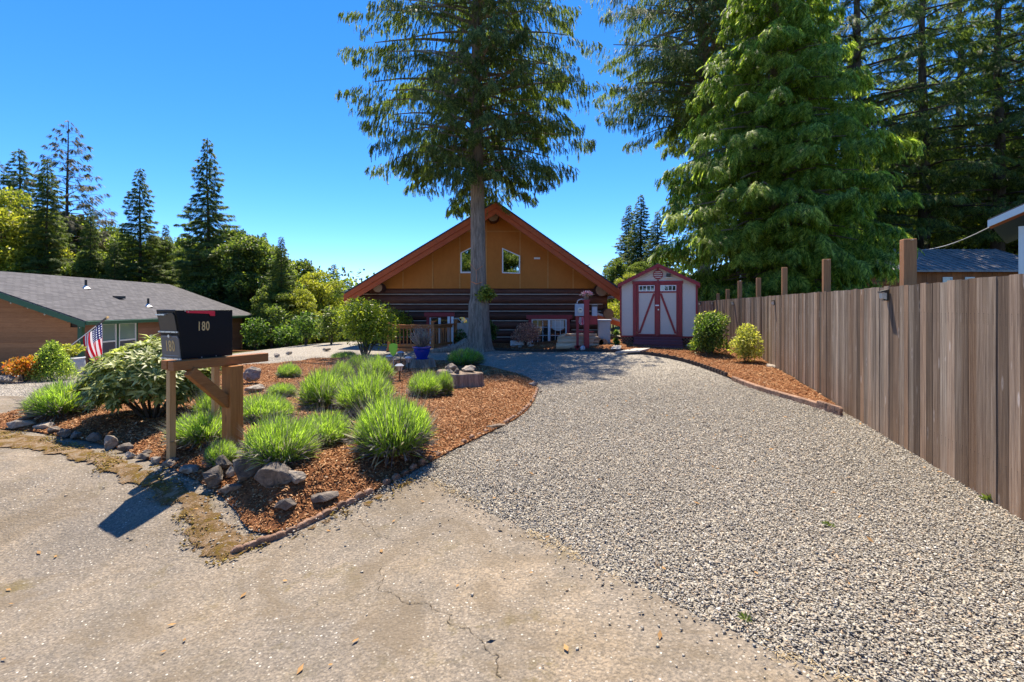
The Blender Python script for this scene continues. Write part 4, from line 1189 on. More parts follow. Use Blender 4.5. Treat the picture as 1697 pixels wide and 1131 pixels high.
# ------------------------------------------------------------------ fence
def fence():
    d1 = (FB - F0).normalized(); d2 = (FC - FB).normalized()
    t = thing('wooden_fence', (F0.x, F0.y, 0), 'weathered grey brown vertical board fence running along the right side of the driveway', 'fence')
    def top(y): return 1.85 + .055 * ss(5, 14.5, y) - .06 * ss(15, 24, y) 
    bme = {}
    def board(p, d, wd, off, y):
        zb = h(p.x, p.y) + .0 + random.uniform(-.005, .02); zt = float(top(y)) + random.uniform(-.008, .008)
        key = random.randrange(6)
        if key not in bme:
            # a board of unit height with slightly wandering edges and a cupped face
            r_ = random.Random(key); vs = []; K = 5
            for k in range(K):
                z = k / (K - 1); e1 = r_.uniform(-.02, .02); e2 = r_.uniform(-.02, .02)
                vs += [(-.5 + e1, -.5, z), (0, -.5 - r_.uniform(.02, .12), z), (.5 + e2, -.5, z), (.5 + e2, .5, z), (-.5 + e1, .5, z)]
            fs = [(k * 5 + j, k * 5 + (j + 1) % 5, (k + 1) * 5 + (j + 1) % 5, (k + 1) * 5 + j) for k in range(K - 1) for j in range(5)] + [(4, 3, 2, 1, 0), tuple((K - 1) * 5 + j for j in range(5))]
            bme[key] = MB().add(vs, fs).mesh('board', M['fence'])
        o = link('board', bme[key], t, (p.x - F0.x, p.y - F0.y, zb))
        o.rotation_euler = (0, 0, math.atan2(d.y, d.x) + random.uniform(-.02, .02))
        o.scale = (wd, .022, zt - zb)
        return o
    for a, b, d in ((F0, FB, d1), (FB, FC, d2)):
        L = (b - a).length; s = 0
        nrm = Vector((-d.y, d.x))
        while s < L - .05:
            wd = random.choice((.13, .14, .14, .145, .11, .15))
            p = a + d * (s + wd / 2) + nrm * random.uniform(-.003, .006)
            board(p, d, wd - random.uniform(.003, .009), 0, p.y)
            s += wd
        for z in (.35, 1.55):
            mb = MB(); e1 = a - nrm * .05; e2 = b - nrm * .05
            mb.bar((e1.x, e1.y, h(e1.x, e1.y) + z), (e2.x, e2.y, h(e2.x, e2.y) + z), .04, .09)
            mb.build('rail', M['fence'], t)
    return top
ftop = fence()
pl = ['tallest square timber post rising above the near part of the fence', 'square timber post above the fence left of the tallest one, by the barn window', 'third timber post above the fence counting from the right', 'fourth timber post above the fence counting from the right, with a round knot', 'fifth timber post above the fence counting from the right', 'sixth short timber post above the fence counting from the right', 'thin dark post above the fence nearest to the shed']
for i, (px, pt, w_) in enumerate([(1505, 397, .14), (1369.5, 430, .115), (1300, 443.5, .115), (1257, 461, .115), (1226, 466, .115), (1206, 480, .115), (1190, 487, .1)]):
    p, d = fence_at(px); nrm = Vector((-d.y, d.x))
    q = p - nrm * .16
    # keep the seen column: slide along the ray
    k = (px - CX) / F; tt = (k * q.y - q.x) / (d.x - k * d.y); q = q + d * tt
    zt = CAMZ + (HOR - pt) / F * q.y
    t = thing('fence_post', (q.x, q.y, h(q.x, q.y)), pl[i], 'post', 'timber posts standing behind the fence', math.atan2(d.y, d.x))
    w_ = w_ if i else .13
    zz_ = zt - h(q.x, q.y)
    MB().box((0, 0, zz_ / 2 - .05), (w_, w_, zz_ + .1)).build('post', M['newpost'], t, bevel=.006, local=True)
    if i in (0, 1): MB().tube([(-w_ / 2 - .06, 0, zz_ - .02), (0, 0, zz_ - .02)], .006, 5).build('hook', M['steel'], t, local=True)
# solar lamps on the fence
ll = ['small black solar lamp on the near part of the fence', 'small black solar lamp on the fence above the golden shrub', 'small black solar lamp on the fence above the dark green shrub', 'tiny solar lamp on the fence, second from the shed', 'tiny solar lamp on the fence nearest to the shed']
proto = None
for i, (px, py) in enumerate([(1474, 490), (1285, 502), (1217, 503), (1183, 503), (1162, 504)]):
    p, d = fence_at(px); z = CAMZ + (HOR - py) / F * p.y
    z = min(z, float(ftop(p.y)) - .09)
    rz = math.atan2(d.y, d.x)
    loc = (p.x, p.y, z)
    if proto is None:
        t = proto = thing('fence_lamp', loc, ll[i], 'lamp', 'solar lamps on the fence', rz)
        MB().box((0, .03, .0), (.075, .02, .1)).build('back_plate', M['blackg'], t, local=True)
        MB().prism([(-.055, .02, .075), (.055, .02, .075), (.055, .105, .05), (-.055, .105, .05)], (0, 0, -.018)).build('roof', M['blackg'], t, local=True)
        MB().prism([(-.042, .041, -.05), (-.042, .088, -.035), (-.042, .093, .03), (-.042, .041, .03)], (.084, 0, 0)).build('lens', M['lampglass'], t, local=True)
        MB().box((0, .045, -.056), (.08, .05, .012)).build('base', M['blackg'], t, local=True)
    else: copy_tree(proto, loc, rz, label=ll[i])

# ------------------------------------------------------------------ mailbox stand and mailbox
D2 = Vector((.44, .898, 0)).normalized(); N2 = Vector((-D2.y, D2.x, 0))
def mailbox():
    a = Vector((-3.2, 4.9, 1.045)) - D2 * .06
    bq = Vector((-2.77, 5.77, 1.045))
    t = thing('mailbox_stand', (-2.92, 5.37, bz(-2.92, 5.37)), 'stained timber stand with braced thick post, long beam and two thin posts under the mailbox', 'stand')
    mb = MB(); mb.bar(a, bq, .095, .093); mb.build('beam', M['stained_h'], t, bevel=.004)
    pc = Vector((-2.925, 5.37, 0))
    Mr = Matrix((D2, N2, Vector((0, 0, 1)))).transposed()
    zb = bz(pc.x, pc.y) - .1
    mb = MB(); mb.box((pc.x, pc.y, (zb + .995) / 2), (.145, .145, .995 - zb), Mr); mb.build('post', M['stained'], t, bevel=.005)
    mb = MB(); mb.bar(pc - D2 * .45 + Vector((0, 0, .985)), pc - D2 * .05 + Vector((0, 0, .60)), .088, .10); mb.build('brace', M['stained_h'], t, bevel=.004)
    q1 = Vector((-3.47, 5.22, 0)); q2 = Vector((-3.29, 5.69, 0))
    for q in (q1, q2):
        z0 = bz(q.x, q.y) - .08
        mb = MB(); mb.box((q.x, q.y, (z0 + .975) / 2), (.062, .062, .975 - z0), Mr); mb.build('thin_post', M['palepost'], t, bevel=.003)
    mb = MB(); mb.bar(q1 - D2 * .07 + Vector((0, 0, 1.022)), q2 + D2 * .08 + Vector((0, 0, 1.022)), .085, .09); mb.build('short_beam', M['stained_h'], t, bevel=.003)
    # mailbox
    o = Vector((-3.2, 4.975, 1.094))
    t = thing('mailbox', o, 'large black locking mailbox with gold numerals 180 and a red flag', 'mailbox', None)
    X, Yv = N2, D2                      # X to the left (width .31), Y away (depth .52)
    def W(x, y, z): return o + X * x + Yv * y + Vector((0, 0, z))
    Wd, Dp, Ht, lean = .315, .53, .485, .065
    mb = MB()
    prof = [(0.0, 0), (Dp, 0), (Dp, Ht), (-lean, Ht), (-lean * .86, Ht - .05), (-lean * .35, .25)]
    mb.prism([W(0, y, z) for y, z in prof], X * Wd)
    mb.build('body', M['black'], t, bevel=.006)
    def face(x, zf, out=.004):            # point on the leaning front face; zf height
        pr = [(0.0, 0), (-lean * .35, .25), (-lean * .86, Ht - .05), (-lean, Ht)]
        for (y0, z0), (y1, z1) in zip(pr, [pr[1], pr[2], pr[3]]):
            if z0 <= zf <= z1: break
        y = y0 + (y1 - y0) * (zf - z0) / max(z1 - z0, 1e-6)
        return W(x, y - out, zf)
    def plate(name, pts, th, mat):
        mb = MB(); a_ = [face(x, z, .001) for x, z in pts]; mb.prism(a_, -Yv * th); return mb.build(name, mat, t)
    # mail slot door above, numbered door below
    door = plate('lower_door', [(.01, .012), (.30, .012), (.30, .205), (.285, .232), (.19, .232), (.03, .232), (.012, .205)], .008, M['panelgrey'])
    hop = plate('upper_door', [(.022, .275), (.285, .275), (.285, .43), (.262, .453), (.045, .453), (.022, .43)], .009, M['blackg'])
    MB().bar(face(.005, .268, .014), face(.31, .268, .014), .012, .014).build('slot_lip', M['steel'], t)
    MB().bar(face(.14, .436, .02), face(.285, .436, .02), .02, .012).build('handle', M['steel'], t)
    MB().bar(face(.0, .004, .012), face(.315, .004, .012), .014, .014).build('sill', M['steel'], t)
    lk = MB(); c = face(.145, .226, .01); lk.tube([c, c - Yv * .014], .016, 12); lk.build('lock', M['steel'], t)
    mb = MB()
    for x in (.03, .11, .2, .28):
        for z in (.268, .006):
            c = face(x, z, .018); mb.tube([c, c - Yv * .006], .005, 6)
    mb.build('rivets', M['steel'], t)
    # raised line round the number plate and trim
    mb = MB(); pts = [(.022, .205), (.04, .222), (.27, .222), (.288, .205)]
    for (x0, z0), (x1, z1) in zip(pts, pts[1:]): mb.bar(face(x0, z0, .0095), face(x1, z1, .0095), .003, .003)
    mb.build('door_trim', M['boxgrey'], t)
    mb = MB(); pts = [(.04, .035), (.27, .035)]
    mb.bar(face(*pts[0], .0095), face(*pts[1], .0095), .003, .003); mb.build('door_trim', M['boxgrey'], t)
    # flag on the side (x = 0 face looks along -X)
    mb = MB()
    pf = [(.03, Ht - .012), (.31, Ht - .012), (.325, Ht - .02), (.325, Ht - .065), (.28, Ht - .065), (.265, Ht - .042), (.04, Ht - .032)]
    mb.prism([W(-.004, y, z) for y, z in pf], -X * .008); mb.build('flag', M['red'], t)
    mb = MB()
    for y, z in ((.02, Ht - .014), (.05, Ht - .022)): mb.tube([W(-.012, y, z), W(-.018, y, z)], .005, 6)
    for y, z in ((.19, .008), (.25, -.018), (.29, -.018), (.34, .008)): mb.tube([W(-.003, y, z), W(-.009, y, z)], .005, 6)
    mb.build('screws', M['steel'], t)
    mb = MB(); mb.prism([W(-.001, y, z) for y, z in ((.14, .012), (.42, .012), (.36, -.03), (.2, -.03))], -X * .004); mb.build('bracket', M['black'], t)
    # numerals as raised letters
    def text(s, org, xa, za, size, name):
        cu = bpy.data.curves.new(name, 'FONT'); cu.body = s; cu.size = size; cu.extrude = .0015; cu.align_x = 'CENTER'; cu.align_y = 'CENTER'
        cu.space_character = 1.12; cu.offset = .0016
        ob = bpy.data.objects.new(name, cu); COL.objects.link(ob)
        dg = bpy.context.evaluated_depsgraph_get(); me = bpy.data.meshes.new_from_object(ob.evaluated_get(dg))
        bpy.data.objects.remove(ob)
        # narrow upright numerals with serif feet
        ya = za.cross(xa).normalized()
        v = np.zeros(len(me.vertices) * 3); me.vertices.foreach_get('co', v); v = v.reshape(-1, 3)
        A = np.array([xa * .8, za * 1.3, xa.cross(za)])
        v = v @ A + np.array(org) - np.array(t.location)
        me.vertices.foreach_set('co', v.ravel()); me.materials.clear(); me.materials.append(M['gold']); me.update()
        return link(name, me, t)
    zt = (face(.15, .2) - face(.15, .05)).normalized()
    text('180', face(.155, .125, .0105), -X, zt, .115, 'numerals')
    text('180', W(-.003, .21, .315), Yv, Vector((0, 0, 1)), .098, 'numerals')
mailbox()

# ------------------------------------------------------------------ garden ornaments
def small_things():
    # stump carrying the blue pot
    g = GB(694, 612); g.y += .25; g.z = bz(g.x, g.y)
    t = thing('tree_stump', g, 'low flat grey tree stump under the blue pot', 'stump')
    mb = MB(); n = 22; vs = []
    for z, r_ in ((-.05, .38), (.08, .34), (.2, .31), (.215, .30)):
        for k in range(n):
            a = 6.283 * k / n; rr = r_ * (1 + .1 * math.sin(3 * a) + .07 * math.sin(7 * a + 1)); vs.append((rr * math.cos(a), rr * .8 * math.sin(a), z))
    mb.add(vs, [(i * n + k, i * n + (k + 1) % n, (i + 1) * n + (k + 1) % n, (i + 1) * n + k) for i in range(3) for k in range(n)] + [tuple(3 * n + k for k in range(n))])
    mb.build('wood', M['bark'], t, local=True)
    p = thing('plant_pot', (g.x + .03, g.y, g.z + .217), 'round cobalt blue glazed pot on the low grey stump', 'pot')
    prof = [(.10, 0), (.125, 0), (.13, .02), (.135, .04), (.19, .17), (.2, .23), (.192, .24), (.2, .25), (.225, .27), (.225, .30), (.2, .305), (.185, .28), (.15, .26)]
    MB().lathe(prof, n=28).build('bowl', M['blue'], p, smooth=True, local=True)
    MB().lathe([(.001, 0), (.18, 0)], (0, 0, .265), 20).build('potting_soil', M['soil'], p, local=True)
    MB().lathe([(.13, 0), (.17, .0), (.175, .015), (.13, .015)], (0, 0, .001), 24).build('saucer', M['blue'], p, smooth=True, local=True)
    q = thing('potted_plant', (p.location.x, p.location.y, p.location.z + .265), 'wispy dry pinkish flower stems growing in the blue pot', 'plant')
    n = 160; a = rng.uniform(0, 6.283, n); l = rng.uniform(.25, .55, n); sp = rng.uniform(0, .75, n)
    org = np.column_stack([.1 * np.cos(a) * rng.random(n), .1 * np.sin(a) * rng.random(n), np.zeros(n)])
    xd = np.column_stack([np.cos(a) * np.sin(sp), np.sin(a) * np.sin(sp), np.cos(sp)])
    V, Fc = instance(quad_t(.03), org, xd, unit(n), l)
    o2 = np.repeat(org, 9, 0) + np.repeat(xd * l[:, None], 9, 0) * rng.uniform(.35, 1.05, (n * 9, 1)) + rng.normal(0, .012, (n * 9, 3))
    V2, F2 = instance(quad_t(.5), o2, unit(n * 9), unit(n * 9), rng.uniform(.015, .035, n * 9))
    link('stems', mesh_np('stems', np.concatenate([V, V2]), np.concatenate([Fc, F2 + len(V)]), M['dry']), q)
    # second stump with rocks on it
    g = GB(756, 646); g.y += .3; g.z = bz(g.x, g.y)
    k = g.y / F
    t = thing('tree_stump', g, 'wide weathered stump carrying a pile of rocks at the back of the mulch bed', 'stump')
    mb = MB(); n = 26; vs = []
    for z, r_ in ((-.05, .40), (.1, .37), (.24, .36), (.26, .35)):
        for q_ in range(n):
            a = 6.283 * q_ / n; rr = r_ * (1 + .09 * math.sin(3 * a + 1) + .05 * math.sin(8 * a)); vs.append((rr * 1.15 * math.cos(a), rr * .8 * math.sin(a), z + (.04 if math.cos(a) < -.5 and z > .2 else 0)))
    mb.add(vs, [(i * n + q_, i * n + (q_ + 1) % n, (i + 1) * n + (q_ + 1) % n, (i + 1) * n + q_) for i in range(3) for q_ in range(n)] + [tuple(3 * n + q_ for q_ in range(n))])
    mb.build('wood', M['bark'], t, local=True)
    for dx, dy, w_, h_, lab, mt in ((-.13, .02, .27, .2, 'dark angular rock on the left of the stump pile', 'rock'), (.2, .05, .3, .15, 'pale flat rock on the right of the stump pile', 'pale_rock'), (-.14, -.2, .17, .1, 'pinkish brown rock at the front of the stump pile', 'pale_rock'), (.0, -.18, .11, .11, 'little blue grey cobble in the middle of the stump pile', 'rock')):
        RS[0] += 1
        o = link('rock', rockmesh('rock', (w_, w_ * .8, h_ * 1.1), RS[0], 20, M[mt]), None, (g.x + dx, g.y + dy, g.z + .26 + h_ * .45)); tag(o, lab, 'rock')
    # lime green sign
    g = GB(652, 618); z1 = (618 - 570) * g.y / F
    t = thing('yard_sign', g, 'lime green shield shaped sign on a thin grey stake in the lavender bed', 'sign')
    mb = MB(); mb.bar((0, 0, -.05), (0, 0, z1 * .66), .014, .014, up=(0, 1, 0)); mb.build('stake', M['boxgrey'], t, local=True)
    s_ = g.y / F; zc = z1
    pts = [(-7, 0), (-6, 1.8), (0, 3), (6, 1.8), (7, 0), (7, -7), (5, -13), (0, -19), (-5, -13), (-7, -7)]
    mb = MB(); mb.prism([(x * s_, -.015, zc + (z - 2) * s_) for x, z in pts], (0, -.008, 0)); mb.build('shield', M['lime'], t, local=True)
    mb = MB(); mb.prism([(x * s_ * .82, -.0235, zc + (z * .85 - 3) * s_) for x, z in pts], (0, -.002, 0)); mb.build('shield_face', M['lime'], t, local=True)
    # solar path lights
    proto = None
    for px, py, lab in ((662, 631, 'black solar path light standing right of the lime green sign'), (677, 615, 'solar path light between the lime green sign and the blue pot'), (645, 612, 'solar path light left of the lime green sign, half hidden'), (664, 604, 'tilted blue grey solar light behind the lime green sign')):
        g = GB(px, py)
        if proto is None:
            t = proto = thing('path_light', g, lab, 'light', 'solar path lights in the lavender bed')
            MB().tube([(0, 0, -.04), (0, 0, .2)], .011, 6).build('stake', M['blackg'], t, local=True)
            MB().lathe([(.05, .2), (.055, .215), (.075, .29), (.06, .3), (.045, .3)], n=10).build('lens', M['lampglass'], t, local=True)
            MB().lathe([(.09, .29), (.095, .30), (.05, .335), (.001, .34)], n=10).build('cap', M['boxgrey'], t, local=True)
            mb = MB()
            for k in range(6):
                a = 6.283 * k / 6; mb.bar((.052 * math.cos(a), .052 * math.sin(a), .2), (.082 * math.cos(a), .082 * math.sin(a), .295), .007, .007)
            mb.build('cage', M['blackg'], t, local=True)
        else: copy_tree(proto, g, random.random(), label=lab)
    # little cairn ornament in the lavender under the mailbox
    g = GB(325, 735)
    t = thing('stone_cairn', g, 'small grey stacked stone ornament among the lavender under the mailbox', 'ornament')
    z = 0
    for r_, hh in ((.06, .09), (.055, .08), (.035, .05), (.028, .05), (.02, .035)):
        o = link('stone', rockmesh('stone', (r_ * 2, r_ * 2, hh), int(r_ * 1000), 24, M['pale_rock']), t, (0, 0, z + hh / 2)); z += hh * .92
    # driftwood on the edging
    g = G(824, 708, .08)
    tag(link('driftwood', rockmesh('driftwood', (.36, .07, .06), 77, 14, M['bark']), None, (g.x, g.y, g.z + .02)), 'grey piece of driftwood lying on the edging stones right of the bed', 'wood').rotation_euler = (0, 0, .55)
small_things()

# small weeds
for i, (px, py, s_, lab) in enumerate([(1375, 872, .05, 'tiny yellow green weed growing alone in the middle of the gravel'), (1640, 830, .09, 'small green weed at the foot of the fence'), (1236, 1027, .05, 'tiny weed beside the gravel edge near the bottom of the picture')]):
    g = G(px, py, .01); n = 26
    V, Fc = instance(quad_t(.35), np.tile(np.array(g), (n, 1)) + rng.normal(0, .008, (n, 3)), np.column_stack([rng.normal(0, 1, (n, 2)), rng.uniform(.2, 1, n)]), unit(n), rng.uniform(.4, 1, n) * s_)
    me = mesh_np('weed', V - np.array(g), Fc, M['weed'])
    tag(link('weed', me, None, g), lab, 'plant')
# ------------------------------------------------------------------ log house
def log_house():
    YW, YR, YB = 21.5, 20.35, 33.0        # wall, rake, back
    zr = h(-1, 21) 
    t = thing('log_house', (-.9, YW, -.1), 'low dark log house with a big orange trimmed gable and chinked logs', 'house')
    def WP(px, py, Y=YW): p = P(px, py, Y); return (p.x, p.y, p.z)
    xl, xr = P(594, 0, YW).x, P(1012, 0, YW).x
    # roof: two slabs
    pk = P(822, 333, YR); le = P(570, 485.5, YR); re = P(1028, 472, YR)
    re = P(1028.5, 479, YR)
    def roof(a, b, nm):
        dv = (a - b).normalized(); nz = Vector((-dv.z, 0, dv.x)); nz = nz if nz.z > 0 else -nz
        mb = MB(); pts = [a, b, b - nz * .05, a - nz * .05]; mb.prism([p + Vector((0, -.03, 0)) for p in pts], (0, YB - YR, 0)); mb.build(nm, M['roofedge'], t)
        # shingles' edge, upper fascia, lower fascia
        up = Vector((0, 0, 1))
        for (o0, o1, yy, mt, n_) in ((.052, .24, .0, 'fascia', 'fascia_board'), (.243, .44, .05, 'fascia', 'fascia_board')):
            pts = [a - up * o0 * 1.15, b - up * o0 * 1.15, b - up * o1 * 1.15, a - up * o1 * 1.15]
            mb = MB(); mb.prism([p + Vector((0, yy, 0)) for p in pts], (0, .045, 0)); mb.build(n_, M[mt], t)
        mb = MB(); pts = [a - nz * .052, b - nz * .052, b - nz * .25, a - nz * .25]
        mb.prism([p + Vector((0, .1, 0)) for p in pts], (0, YB - YR - .2, 0)); mb.build('soffit', M['soffit'], t)
        # side fascia at the eave
        mb = MB(); mb.b2(b.x - .03, b.x + .03, YR + .05, YB, b.z - .36, b.z - .07); mb.build('fascia_board', M['fascia'], t)
    roof(pk, le, 'roof'); roof(pk, re, 'roof')
    # gable wall of tall panels
    gx = [598, 627, 668, 717, 762, 806, 862, 908, 950, 992, 1014]
    def roofz(x):
        a, b = (le, pk) if x < pk.x else (pk, re)
        return a.z + (b.z - a.z) * (x - a.x) / (b.x - a.x) - .3
    zb = WP(0, 478.5)[2]
    mb = MB()
    for i in range(len(gx) - 1):
        x0, x1 = P(gx[i], 0, YW).x + .002, P(gx[i + 1], 0, YW).x - .002
        xs_ = [x0, x1] if not (x0 < pk.x < x1) else [x0, pk.x, x1]
        top_ = [(x, YW, max(roofz(x), zb + .02)) for x in reversed(xs_)]
        mb = MB(); mb.prism([(x0, YW, zb), (x1, YW, zb)] + top_, (0, .05, 0)); mb.build('gable_panel', M['gable'], t)
        if 0 < i:
            zt_ = roofz(x0)
            if zt_ > zb + .25:
                mb = MB(); mb.b2(x0 - .03, x0 + .026, YW - .022, YW - .002, zb + .002, zt_ - .05); mb.build('batten', M['batten'], t)
    zh = WP(0, 385)[2]
    mb = MB(); mb.b2(P(745, 0, YW).x, P(885, 0, YW).x, YW - .03, YW - .024, zh, zh + .05); mb.build('batten', M['batten'], t)
    # gable windows (pentagonal), one each side of the ridge
    for pts, lab in (([(763, 453), (791, 453), (791, 408), (787, 407), (763, 419)], None), ([(832, 453), (862, 454), (862, 424), (832, 411)], None)):
        c = Vector((sum(p[0] for p in pts) / len(pts), sum(p[1] for p in pts) / len(pts), 0))
        outer = [WP(x, y, YW - .05) for x, y in pts]
        inner = [WP(c.x + (x - c.x) * .86, c.y + (y - c.y) * .9, YW - .05) for x, y in pts]
        n = len(pts); mb = MB()
        vs = [Vector(p) for p in outer] + [Vector(p) for p in inner] + [Vector(p) + Vector((0, .045, 0)) for p in outer] + [Vector(p) + Vector((0, .045, 0)) for p in inner]
        fs = []
        for i in range(n):
            j = (i + 1) % n
            fs += [(i, j, n + j, n + i), (2 * n + i, 2 * n + j, j, i), (n + i, n + j, 3 * n + j, 3 * n + i)]
        mb.add(vs, fs); w_ = mb.build('window', M['white'], t)
        mb = MB(); mb.prism([Vector(p) + Vector((0, .03, 0)) for p in inner], (0, .005, 0)); g_ = mb.build('pane', M['gableglass'], w_)
        g_.location = (0, 0, 0)
        # rebuild pane relative to the thing origin
        mb = MB(); mb.prism([Vector(p) + Vector((0, .03, 0)) - t.location for p in inner], (0, .005, 0))
        g_.data = mb.mesh('pane', M['gableglass'])
    mb = MB(); a = WP(885, 427); b = WP(895, 430); mb.b2(a[0], b[0], YW - .03, YW - .001, b[2], a[2]); mb.build('name_plaque', M['white'], t)
    # ridge and purlin log ends under the overhang
    for px, py, r_ in ((818, 362, .24), (632, 478, .2), (993, 482, .26), (622, 507, .2), (1004, 520, .22), (1000, 545, .2), (996, 568, .2), (608, 512, .17)):
        c = P(px, py, YW); 
        mb = MB(); y1 = YR + .55 if r_ != .17 else YR + .8
        mb.tube([(c.x, y1, c.z), (c.x, YW + .3, c.z)], r_, 12); o = mb.build('log_end', M['log'], t, smooth=True)
        mb = MB(); mb.tube([(c.x, y1 - .005, c.z), (c.x, y1 + .02, c.z)], r_ * .93, 12); mb.build('log_cut', M['logend'], t)
    # wall logs with chinking lines between them
    ch = [477.5, 488, 504.5, 516, 532, 547, 559, 571, 584]
    ins = [(718, 791, 527), (881, 940, 533)]     # openings: px0, px1, top py
    for i in range(len(ch) - 1):
        z1, z0 = WP(0, ch[i])[2], WP(0, ch[i + 1])[2]; zc = (z0 + z1) / 2; r_ = (z1 - z0) / 2
        segs = [(594 if i % 2 else 612, 1006 if i % 2 else 1000)]
        if i >= 4:
            segs = [(segs[0][0], 716), (793, 877), (945, segs[0][1])]
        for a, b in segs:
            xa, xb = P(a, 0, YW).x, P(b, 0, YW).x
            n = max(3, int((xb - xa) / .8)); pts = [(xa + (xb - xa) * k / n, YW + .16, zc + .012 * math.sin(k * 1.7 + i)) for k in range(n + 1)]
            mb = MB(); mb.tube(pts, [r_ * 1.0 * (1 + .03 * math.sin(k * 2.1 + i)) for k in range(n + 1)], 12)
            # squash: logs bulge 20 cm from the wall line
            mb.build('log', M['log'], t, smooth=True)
            if i: 
                mb = MB(); mb.b2(xa + .05, xb - .02, YW + .0, YW + .2, z1 - .016, z1 + .016); mb.build('chinking', M['chink'], t)
    mb = MB(); mb.b2(xl + .1, P(716, 0, YW).x, YW + .2, YW + .3, -.6, WP(0, 479)[2]); mb.b2(P(716, 0, YW).x, P(944, 0, YW).x, YW + .2, YW + .3, WP(0, 531)[2], WP(0, 479)[2])
    mb.b2(P(793, 0, YW).x, P(879, 0, YW).x, YW + .2, YW + .3, -.6, WP(0, 531)[2]); mb.b2(P(943, 0, YW).x, xr - .1, YW + .2, YW + .3, -.6, WP(0, 479)[2])
    mb.b2(xl + .1, xl + .2, YW + .3, YB - .5, -.6, le.z - .3); mb.b2(xr - .2, xr - .1, YW + .3, YB - .5, -.6, re.z - .3)
    mb.build('wall_core', M['interior'], t)
    # lower windows
    def lowwin(px0, px1, pt, pb, nv, nh, arch=False):
        a = P(px0, pt, YW + .0); b = P(px1, pb, YW + .0); x0, x1, z1, z0 = a.x, b.x, a.z, b.z
        tr = .13
        mb = MB(); mb.b2(x0 - tr * 1.7, x1 + tr * 1.7, YW - .07, YW + .1, z1 + .0, z1 + tr * 1.3); mb.build('red_trim', M['darkred'], t)
        for xa, xb in ((x0 - tr, x0 - .003), (x1 + .003, x1 + tr)): mb = MB(); mb.b2(xa, xb, YW - .06, YW + .1, z0 - .003, z1 - .003); mb.build('red_trim', M['darkred'], t)
        mb = MB(); mb.b2(x0 - tr * 1.4, x1 + tr * 1.4, YW - .09, YW + .1, z0 - tr * 1.3, z0 - .006); mb.build('red_trim', M['darkred'], t)
        mb = MB(); fr = .05; xm = (x0 + x1) / 2
        mb.b2(x0, x1, YW - .02, YW + .06, z1 - fr, z1 - .003); mb.b2(x0, x1, YW - .02, YW + .06, z0, z0 + fr)
        mb.b2(x0, x0 + fr, YW - .018, YW + .058, z0 + fr, z1 - fr); mb.b2(x1 - fr, x1, YW - .018, YW + .058, z0 + fr, z1 - fr); mb.b2(xm - .05, xm + .05, YW - .03, YW + .062, z0 + fr + .002, z1 - fr - .002)
        w_ = mb.build('window', M['white'], t)
        def sub(nm, mb_, mt):
            o = link(nm, mb_.mesh(nm, mt, t.location), w_)
        sub('pane', MB().b2(x0 + fr, xm - .052, YW + .03, YW + .036, z0 + fr, z1 - fr), M['glass'])
        sub('pane', MB().b2(xm + .052, x1 - fr, YW + .03, YW + .036, z0 + fr, z1 - fr), M['glass'])
        mb = MB()
        for s0, s1 in ((x0 + fr, xm - .05), (xm + .05, x1 - fr)):
            for k in range(1, nv): x = s0 + (s1 - s0) * k / nv; mb.b2(x - .009, x + .009, YW + .018, YW + .028, z0 + fr, z1 - fr)
            for k in range(1, nh): z = z0 + (z1 - z0) * k / nh; mb.b2(s0, s1, YW + .015, YW + .0175, z - .009, z + .009)
        sub('muntins', mb, M['white'])
        return x0, x1, z0, z1, xm, w_
    x0, x1, z0, z1, xm, w_ = lowwin(881, 939, 529, 570, 3, 3)
    # curtains pleated behind the glass, seen through as pale cloth hung in front of the dark room
    mb = MB(); n = 26; vs = []
    for k in range(n + 1):
        x = xm + .1 + (x1 - xm - .2) * k / n; y = YW + .027 - .004 * (k % 2)
        zb_ = z1 - .38 - .12 * abs(math.sin(k / n * 3.0))
        vs += [(x, y, z1 - .06), (x, y, zb_)]
    mb.add(vs, [(2 * k, 2 * k + 1, 2 * k + 3, 2 * k + 2) for k in range(n)])
    link('curtain', mb.mesh('curtain', M['curtain'], t.location), w_)
    lowwin(712, 745, 525, 575, 1, 1)
    # door with a half round light, right of that window
    a, b = P(748, 527, YW), P(790, 580, YW)
    mb = MB(); mb.b2(a.x, b.x, YW - .03, YW + .06, b.z, a.z); d_ = mb.build('door', M['chink'], t)
    c = P(766, 534, YW); mb = MB()
    pts = [(c.x + .22 * math.cos(q), YW - .045, c.z - .03 + .24 * math.sin(q)) for q in np.linspace(0, math.pi, 9)]
    mb.prism(pts, (0, .012, 0)); link('door_light', mb.mesh('door_light', M['gableglass'], t.location), d_)
    mb = MB()
    for q in (.8, 1.57, 2.34): mb.bar((c.x, YW - .05, c.z - .03), (c.x + .24 * math.cos(q), YW - .05, c.z - .03 + .24 * math.sin(q)), .02, .008, up=(0, 1, 0))
    link('door_bars', mb.mesh('door_bars', M['white'], t.location), d_)
    # lean-to roof on the right flank
    mb = MB(); a = P(985, 517, 21.2); b = P(1040, 534, 21.2)
    mb.prism([(a.x, 21.0, a.z), (b.x, 21.0, b.z), (b.x, 21.0, b.z - .1), (a.x, 21.0, a.z - .1)], (0, 5, 0)); mb.build('side_roof', M['cabinet'], t)
    mb = MB(); mb.prism([(a.x, 20.95, a.z - .1), (b.x, 20.95, b.z - .1), (b.x, 20.95, b.z - .3), (a.x, 20.95, a.z - .3)], (0, .05, 0)); mb.build('fascia_board', M['fascia'], t)
    # gutter bracket seen below the left eave
    mb = MB(); c = P(590, 502, YR + .6)
    for k in range(3): mb.bar((c.x - .35, c.y, c.z - .06 * k), (c.x + .12, c.y, c.z - .06 * k), .03, .015)
    mb.build('gutter', M['boxgrey'], t)
log_house()

